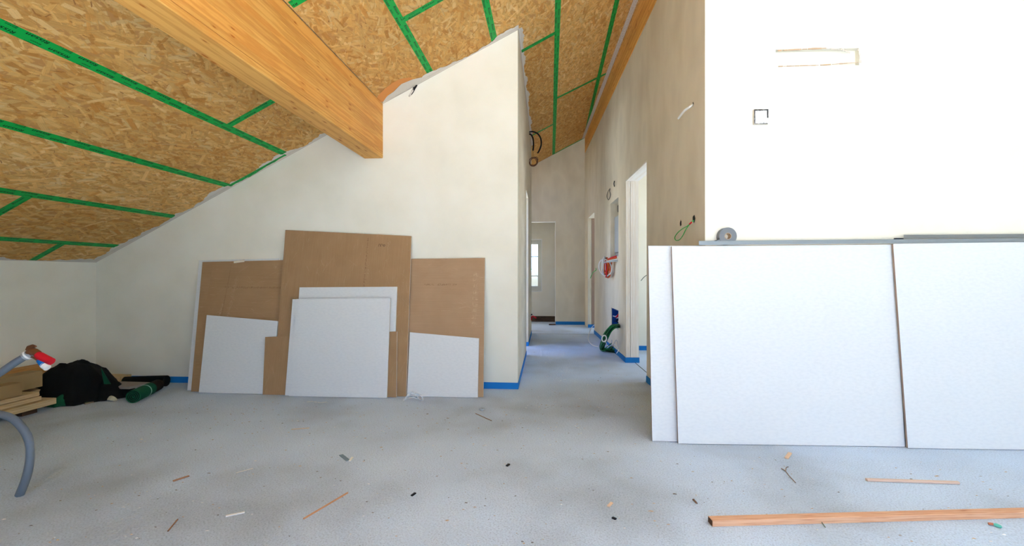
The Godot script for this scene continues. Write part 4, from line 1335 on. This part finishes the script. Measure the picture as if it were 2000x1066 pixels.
func build_corner() -> void:
	# bearers and planks, lowest first
	var st := new_st()
	for k in 2:
		st = new_st()
		box(st, Vector3(-4.22, 0, -3.18 + k * 0.9), Vector3(-3.86, 0.045, -3.08 + k * 0.9))
		tag(part(st, "bearer", M.end_grain), ["dark bearer block under the plank ends beside the mat", "dark bearer block under the middle of the long planks"][k], "bearer", "bearers under the planks")
	plank("lowest pale plank, longest of the stack by the knee wall", 110, 789, -3.80, 0.42, 0.045, 1.7, M.plank, 0.045)
	plank("second pale plank of the stack, set back a little", 81, 781, -3.84, 0.40, 0.03, 1.7, M.plank, 0.092)
	plank("third pale plank of the stack, shorter than those below", 77, 775, -3.86, 0.38, 0.028, 1.7, M.plank, 0.124)
	plank("upright brown board end standing on the stacked planks", 43, 770, -3.88, 0.10, 0.095, 1.7, mat(Color8(160, 132, 92), 0.8), 0.154)
	plank("taller brown board standing behind the upright end", 83, 766, -4.02, 0.12, 0.125, 1.7, mat(Color8(166, 140, 100), 0.8), 0.154)
	plank("orange tinted plank against the knee wall", 100, 733, -4.24, 0.12, 0.27, 1.7, M.orange_plank, 0.01)
	for k in 4:
		plank(["bottom", "second", "third", "top"][k] + " plank of the short stack running under the black mat", 133 - k * 3, 768, -4.0 - 0.012 * k, 0.22, 0.03, 3.28, M.plank, 0.001 + 0.033 * k)
	for k in 3:      # farther stack
		st = new_st()
		box(st, Vector3(-4.4, 0.002 + 0.034 * k, -4.05 + 0.01 * k), Vector3(-3.86 - 0.03 * k, 0.034 + 0.034 * k, -3.86))
		tag(part(st, "plank", M.plank), ["bottom", "middle", "top"][k] + " plank of the low far stack behind the black mat", "plank", "timber stacked behind the mat")
	# black mat heaped over the planks, green flap at its foot
	var mt := thing("tarpaulin_heap", "black mat heaped over the planks with a dark green underside", "mat", Vector3(-4.02, 0, -3.62))
	st = new_st()
	var ground := func(_x, _z): return 0.0
	mound(st, Vector3(0.0, 0, 0.02), 0.36, 0.31, 0.295, 0.4, 4, ground)
	part(st, "heaped_mat", M.black_cloth, mt)
	st = new_st()
	mound(st, Vector3(0.11, 0, 0.16), 0.17, 0.15, 0.11, 0.9, 6, ground)
	part(st, "green_flap", M.green_cloth, mt)
	st = new_st()
	mound(st, Vector3(0.25, 0, 0.0), 0.2, 0.16, 0.14, 0.2, 8, ground)
	part(st, "black_fold", M.black_cloth, mt)
	st = new_st()
	var fold := []
	for q in [[197, 719, 3.42], [213, 746, 3.40], [216, 750, 3.44], [203, 750, 3.40]]:
		fold.append(on_front(q[0], q[1], q[2]) - mt.position)
	var thick := Vector3(-0.006, 0, -0.01)
	hexa(st, [fold[0], fold[1], fold[2], fold[3], fold[0] + thick, fold[1] + thick, fold[2] + thick, fold[3] + thick])
	part(st, "green_fold", M.green_cloth, mt)
	# rolls of matting
	var a := Vector3(-3.36, 0.052, -3.47)
	var b := Vector3(-3.50, 0.05, -3.86)
	var roll := thing("mat_roll", "dark green matting roll tied with a white strap", "roll", Vector3((a.x + b.x) / 2, 0, (a.z + b.z) / 2))
	for seg in [[0.0, 0.66, 0.052, M.green_cloth, "green_roll"], [0.66, 1.0, 0.049, mat(Color8(44, 34, 24), 0.95), "bare_end"]]:
		st = new_st()
		var path := []
		for i in 9:
			path.append(a.lerp(b, lerpf(seg[0], seg[1], i / 8.0)) - roll.position)
		var rr: float = seg[2]
		tube(st, path, rr, 22)
		part(st, seg[4], seg[3], roll)
	st = new_st()
	var sp := a.lerp(b, 0.42) - roll.position
	tube(st, [sp, sp + (b - a).normalized() * 0.012], 0.0535, 22)
	part(st, "white_strap", mat(Color8(150, 190, 170), 0.6), roll)
	st = new_st()
	var spiral := []
	var ax := (b - a).normalized()
	var sx := ax.cross(Vector3.UP).normalized()
	for i in 60:
		var an := i * 0.36
		spiral.append(a - roll.position - ax * 0.003 + (sx * cos(an) + Vector3.UP * sin(an)) * (0.006 + 0.042 * i / 60.0))
	tube(st, spiral, 0.0028, 5)
	part(st, "spiral_end", M.black_cloth, roll)
	var r2 := thing("mat_roll", "black matting roll lying behind the green one", "roll", Vector3(-3.72, 0, -3.93))
	st = new_st()
	tube(st, [Vector3(-0.17, 0.05, 0.0), Vector3(0.0, 0.052, -0.04), Vector3(0.19, 0.055, -0.06)], 0.05, 20)
	part(st, "rolled_mat", M.black_cloth, r2)
	# grey slab on low black folds
	var sl := on_floor(186, 758, 0.075)
	var sr := on_floor(252, 760, 0.075)
	st = new_st()
	oriented(st, sl, sr - sl, Vector3(0, 0.02, 0), Vector3(0.06, 0, -0.17))
	tag(part(st, "grey_slab", mat(Color8(150, 142, 134), 0.9)), "flat grey slab lying on the black mat folds", "slab")
	st = new_st()
	mound(st, (sl + sr) / 2.0 * Vector3(1, 0, 1) + Vector3(0.0, 0, -0.07), 0.17, 0.13, 0.074, 0.0, 15, ground)
	tag(part(st, "mat_folds", M.black_cloth), "low crumpled black mat under the grey slab", "mat")
	st = new_st()
	mound(st, on_floor(219, 782), 0.05, 0.03, 0.03, 0.3, 16, ground)
	tag(part(st, "crumpled_film", mat(Color8(206, 204, 176), 0.6)), "crumpled pale scrap between the green roll and the mat", "scrap")
	st = new_st()
	var f0 := on_floor(147, 782)
	hexa(st, [f0, on_floor(167, 790), on_floor(191, 784), on_floor(175, 778), f0 + Vector3(0, 0.008, 0), on_floor(167, 790) + Vector3(0, 0.008, 0), on_floor(191, 784) + Vector3(0, 0.01, 0), on_floor(175, 778) + Vector3(0, 0.008, 0)])
	tag(part(st, "dusty_sheet", mat(Color8(150, 136, 118), 0.95)), "dusty flat offcut on the floor in front of the black mat", "offcut")
	build_hose()
func build_hose() -> void:
	var foot := on_floor(39, 968)
	var d := -foot.z
	var o := thing("plaster_hose", "ribbed grey hose with a taped nozzle curving up from the floor", "hose", Vector3(foot.x, 0, foot.z))
	var back := 0.12
	var px := [[38, 968, 0.0], [52, 930, 0.0], [59, 890, 0.01], [55, 856, 0.02], [38, 829, 0.03], [12, 812, 0.04], [-40, 806, 0.05], [-100, 818, 0.05], [-140, 800, 0.04], [-130, 768, 0.04], [-80, 752, 0.05], [-30, 744, 0.06], [0, 728, 0.07], [28, 709, 0.08], [53, 694, 0.1]]
	var path := []
	for q in px:
		path.append(on_front(q[0], q[1], d + q[2]) - o.position)
	path[0].y = 0.003
	var fine := spline(path, 72)
	var r := func(i): return 0.0158 + 0.0016 * (1.0 if i % 4 < 2 else -1.0)
	var st := new_st()
	tube(st, fine, r, 14)
	part(st, "ribbed_hose", M.hose, o)
	var tip := on_front(53, 694, d + 0.1) - o.position
	var to := (tip - (on_front(28, 709, d + 0.08) - o.position)).normalized()
	st = new_st()
	tube(st, [tip - to * 0.012, tip + to * 0.018], 0.0215, 18)
	part(st, "hose_clamp", M.zinc, o)
	st = new_st()
	tube(st, [tip - to * 0.002, tip + to * 0.006], 0.0235, 18)
	part(st, "hose_clamp", M.white_trim, o)
	var at := func(u, v, dd): return on_front(u, v, d + dd) - o.position
	st = new_st()
	tube(st, spline([tip, at.call(60, 687, 0.1), at.call(66, 686, 0.1), at.call(74, 691, 0.1)], 5), 0.0165, 14)
	part(st, "brass_elbow", M.brass, o)
	st = new_st()
	tube(st, [at.call(51, 683, 0.1), at.call(57, 679, 0.1), at.call(64, 676.5, 0.1), at.call(70, 676.5, 0.1)], func(i): return [0.004, 0.012, 0.011, 0.005][i], 12)
	part(st, "lever", M.brass, o)
	st = new_st()
	tube(st, [at.call(58, 680, 0.1), at.call(63, 688, 0.1)], 0.011, 12)
	part(st, "lever_stem", M.brass, o)
	st = new_st()
	tube(st, [at.call(72, 691.5, 0.1), at.call(78, 695, 0.1), at.call(88, 700, 0.1), at.call(101, 706, 0.1)], func(i): return [0.014, 0.0195, 0.019, 0.0175][i], 16)
	part(st, "red_wrapped_nozzle", M.red, o)
	st = new_st()
	tube(st, [at.call(75, 704, 0.09), at.call(86, 713, 0.09)], func(i): return [0.009, 0.016][i], 14)
	part(st, "blue_plug", M.blue, o)
	st = new_st()
	tube(st, [at.call(84.5, 712, 0.09), at.call(93, 718.5, 0.09)], 0.0155, 14)
	part(st, "white_plug_end", M.white_trim, o)
	st = new_st()
	tube(st, spline([at.call(62, 697, 0.1), at.call(67, 699, 0.09), at.call(75, 704, 0.09)], 5), 0.005, 8)
	part(st, "plug_neck", M.brass, o)

# ------------------------------------------------------------------ what lies on the floor
func stick(called: String, label: String, a: Array, b: Array, wide: float, high: float, m: Material, cat := "stick") -> void:
	var p := on_floor(a[0], a[1])
	var q := on_floor(b[0], b[1])
	var side := (q - p).cross(Vector3.UP).normalized() * wide
	var o := thing(called, label, cat, p)
	var st := new_st()
	bar(st, -side / 2.0 + Vector3(0, 0.0005, 0), q - p, Vector3(0, high, 0), side, high * 0.2)
	part(st, "sliver", m, o)
func build_floor_things() -> void:
	# square batten, its long side along the boards
	var a := on_floor(1392, 1029)
	var b := on_floor(2140, 1008)
	var dir := (b - a).normalized()
	var side := dir.cross(Vector3.UP).normalized()
	if side.z > 0.0:
		side = -side
	var o := thing("wooden_batten", "long square orange brown batten lying on the floor", "batten", a)
	var st := new_st()
	bar(st, Vector3.ZERO, b - a, Vector3(0, 0.026, 0), side * 0.04, 0.002)
	part(st, "bar", M.batten, o)
	st = new_st()
	oriented(st, -dir * 0.001 + Vector3(0, 0.002, 0) + side * 0.002, dir * 0.0011, Vector3(0, 0.022, 0), side * 0.036)
	part(st, "end_grain", M.end_grain, o)
	stick("wood_strip", "thin pale triangular strip parallel to the batten", [1692, 939], [1872, 945], 0.018, 0.012, mat(Color8(218, 190, 170), 0.8), "wood strip")
	st = new_st()
	stick("wood_splinter", "long orange splinter lying alone on the floor", [593, 1014], [679, 963], 0.009, 0.004, mat(Color8(210, 156, 116), 0.8))
	stick("plaster_sliver", "short white sliver on the floor beside the orange splinter", [441, 1009], [478, 1001], 0.011, 0.005, M.gypsum)
	stick("brown_twig", "short brown twig on the floor near the white sliver", [328, 1038], [347, 1015], 0.005, 0.004, mat(Color8(150, 112, 82), 0.9))
	stick("brown_twig", "frayed brown splinter on the floor toward the hose", [338, 940], [369, 930], 0.014, 0.004, mat(Color8(170, 128, 100), 0.9))
	stick("thin_lath", "thin pale lath piece on the floor before the brown boards", [569, 839], [604, 836], 0.006, 0.003, mat(Color8(220, 190, 150), 0.8))
	stick("white_thread", "thin white thread of plaster on the floor", [461, 924], [494, 915], 0.005, 0.002, M.gypsum)
	stick("grey_chip", "blue grey metal chip on the floor before the leaning boards", [666, 889], [680, 900], 0.022, 0.004, mat(Color8(120, 140, 152), 0.6), "chip")
	stick("cream_chip", "small cream chip beside the blue grey metal chip", [683, 901], [688, 894], 0.012, 0.005, M.gypsum, "chip")
	stick("brown_twig", "dark twig on the floor near the corridor mouth", [929, 808], [960, 822], 0.006, 0.004, mat(Color8(150, 124, 104), 0.9))
	stick("wood_chip", "pale curled wood chip in front of the large boards", [1536, 896], [1543, 886], 0.02, 0.008, mat(Color8(222, 190, 158), 0.8), "chip")
	stick("wood_chip", "pale wood chip on the floor in front of the corridor", [1188, 990], [1195, 983], 0.014, 0.006, mat(Color8(224, 192, 160), 0.8), "chip")
	stick("dark_chip", "black chip on the open floor nearest the leaning board corner", [1196, 1012], [1203, 1015], 0.012, 0.006, M.black, "chip")
	stick("dark_chip", "black crumb in the middle of the open floor", [990, 911], [994, 908], 0.014, 0.008, M.black, "chip")
	stick("dark_chip", "black bent crumb beside the middle of the open floor", [804, 969], [811, 964], 0.012, 0.006, M.black, "chip")
	stick("brown_twig", "small dark twig beside the batten's end", [1354, 976], [1361, 984], 0.008, 0.005, mat(Color8(120, 92, 74), 0.9))
	# forked twig
	o = thing("forked_twig", "thin forked twig on the floor in front of the middle large board", "twig", on_floor(1526, 916))
	for q in [[[1526, 916], [1534, 921], [1541, 930], [1554, 944]], [[1534, 921], [1536, 914], [1540, 913]]]:
		st = new_st()
		var path := []
		for c in q:
			path.append(on_floor(c[0], c[1]) + Vector3(0, 0.004, 0) - o.position)
		tube(st, spline(path, 4), 0.0022, 5)
		part(st, "twig", mat(Color8(150, 128, 110), 0.9), o)
	# small green plastic leaf and stem by the batten
	o = thing("plastic_plug", "small turquoise plastic plug on the floor beside the batten", "plug", on_floor(1950, 1030))
	st = new_st()
	var c0 := on_floor(1940, 1027) - o.position + Vector3(0, 0.008, 0)
	var c1 := on_floor(1957, 1033) - o.position + Vector3(0, 0.008, 0)
	tube(st, [c0, c0.lerp(c1, 0.3), c0.lerp(c1, 0.8), c1], func(i): return [0.003, 0.008, 0.007, 0.003][i], 8)
	part(st, "plug_body", mat(Color8(104, 196, 176), 0.5), o)
	st = new_st()
	tube(st, [on_floor(1930, 1025) - o.position + Vector3(0, 0.006, 0), c0], 0.005, 7)
	part(st, "plug_tip", mat(Color8(196, 120, 90), 0.6), o)
	o = thing("grass_stalk", "thin dry stalk lying against the batten", "stalk", on_floor(1610, 1030))
	st = new_st()
	var s0 := on_floor(1603, 1020) - o.position + Vector3(0, 0.012, 0)
	tube(st, spline([s0, on_floor(1606, 1024) - o.position + Vector3(0, 0.006, 0), on_floor(1612, 1031) - o.position + Vector3(0, 0.003, 0)], 5), 0.002, 5)
	part(st, "stem", mat(Color8(110, 120, 96), 0.9), o)
	# washer, film, torn paper at the boards' feet
	st = new_st()
	ring_solid(st, on_floor(941.5, 800.5) + Vector3(0, 0.003, 0), Vector3(1, 0, 0), Vector3(0, 0, 1), Vector3(0, 1, 0), 0.022, 0.008, 0.01, 20)
	tag(part(st, "metal_washer", M.zinc), "round metal disc lying on the floor near the corridor", "washer")
	rng.seed = 31
	o = thing("plastic_film", "crumpled clear plastic film at the foot of the slanted pale board", "film", on_floor(810, 783))
	for k in 5:
		st = new_st()
		var path := []
		for i in 7:
			var t := i / 6.0
			path.append(Vector3(lerpf(-0.09, 0.07, t) + rng.randf_range(-0.01, 0.01), 0.008 + (0.03 + 0.012 * k) * sin(PI * t) * rng.randf_range(0.7, 1.2), rng.randf_range(-0.02, 0.03)))
		tube(st, spline(path, 4), 0.004, 5)
		part(st, "film_fold", M.clear, o)
	o = thing("torn_paper", "torn white paper scraps under the foremost pale board", "scrap", on_floor(617, 786))
	for k in 5:
		st = new_st()
		var p := Vector3(-0.07 + 0.032 * k, 0.002, rng.randf_range(-0.012, 0.012))
		oriented(st, p, Vector3(0.035, 0.004 * rng.randf(), rng.randf_range(-0.01, 0.01)), Vector3(0, 0.002, 0), Vector3(rng.randf_range(-0.01, 0.01), 0.006 * rng.randf(), 0.016))
		part(st, "paper_shred", M.gypsum, o)
	# grit: far too many crumbs to count
	var mm := MultiMesh.new()
	mm.transform_format = MultiMesh.TRANSFORM_3D
	mm.use_colors = true
	var crumb := new_st()
	var top := Vector3(0, 0.6, 0)
	var ring := [Vector3(1, 0, 0), Vector3(0.2, 0, 0.8), Vector3(-0.9, 0, 0.3), Vector3(-0.4, 0, -0.7)]
	for i in 4:
		var q := [top, ring[i], ring[(i + 1) % 4]]
		var nn: Vector3 = (q[1] - q[0]).cross(q[2] - q[0]).normalized()
		if nn.y > 0.0:
			q.reverse()
		else:
			nn = -nn
		tri(crumb, q, [nn, nn, nn], [Vector2.ZERO, Vector2.RIGHT, Vector2.UP])
	mm.mesh = crumb.commit()
	mm.instance_count = 1500
	var tones := [Color(0.5, 0.36, 0.24), Color(0.2, 0.18, 0.16), Color(0.72, 0.7, 0.66), Color(0.34, 0.3, 0.27), Color(0.6, 0.45, 0.3), Color(0.8, 0.79, 0.77)]
	for i in 1500:
		var x := rng.randf_range(-3.6, 3.0)
		var z := -rng.randf_range(1.1, 3.7) if i < 1250 else -rng.randf_range(3.6, 8.5)
		if z < -3.6:
			x = rng.randf_range(-0.2, 0.85)
		elif z < -2.75 and x > 0.6:
			x = rng.randf_range(-3.0, 0.5)
		var s := rng.randf_range(0.0015, 0.005) * (1.6 if rng.randf() < 0.08 else 1.0)
		var basis := Basis(Vector3.UP, rng.randf() * TAU).scaled(Vector3(s * rng.randf_range(1.0, 2.6), s, s))
		mm.set_instance_transform(i, Transform3D(basis, Vector3(x, 0.0, z)))
		mm.set_instance_color(i, tones[rng.randi() % tones.size()])
	var g := MultiMeshInstance3D.new()
	g.multimesh = mm
	g.name = "floor_grit"
	var gm := mat(Color(1, 1, 1), 0.9)
	gm.vertex_color_use_as_albedo = true
	g.material_override = gm
	add_child(g)
	tag(g, "fine crumbs of plaster and wood scattered over the floor", "grit")
	g.set_meta("kind", "stuff")
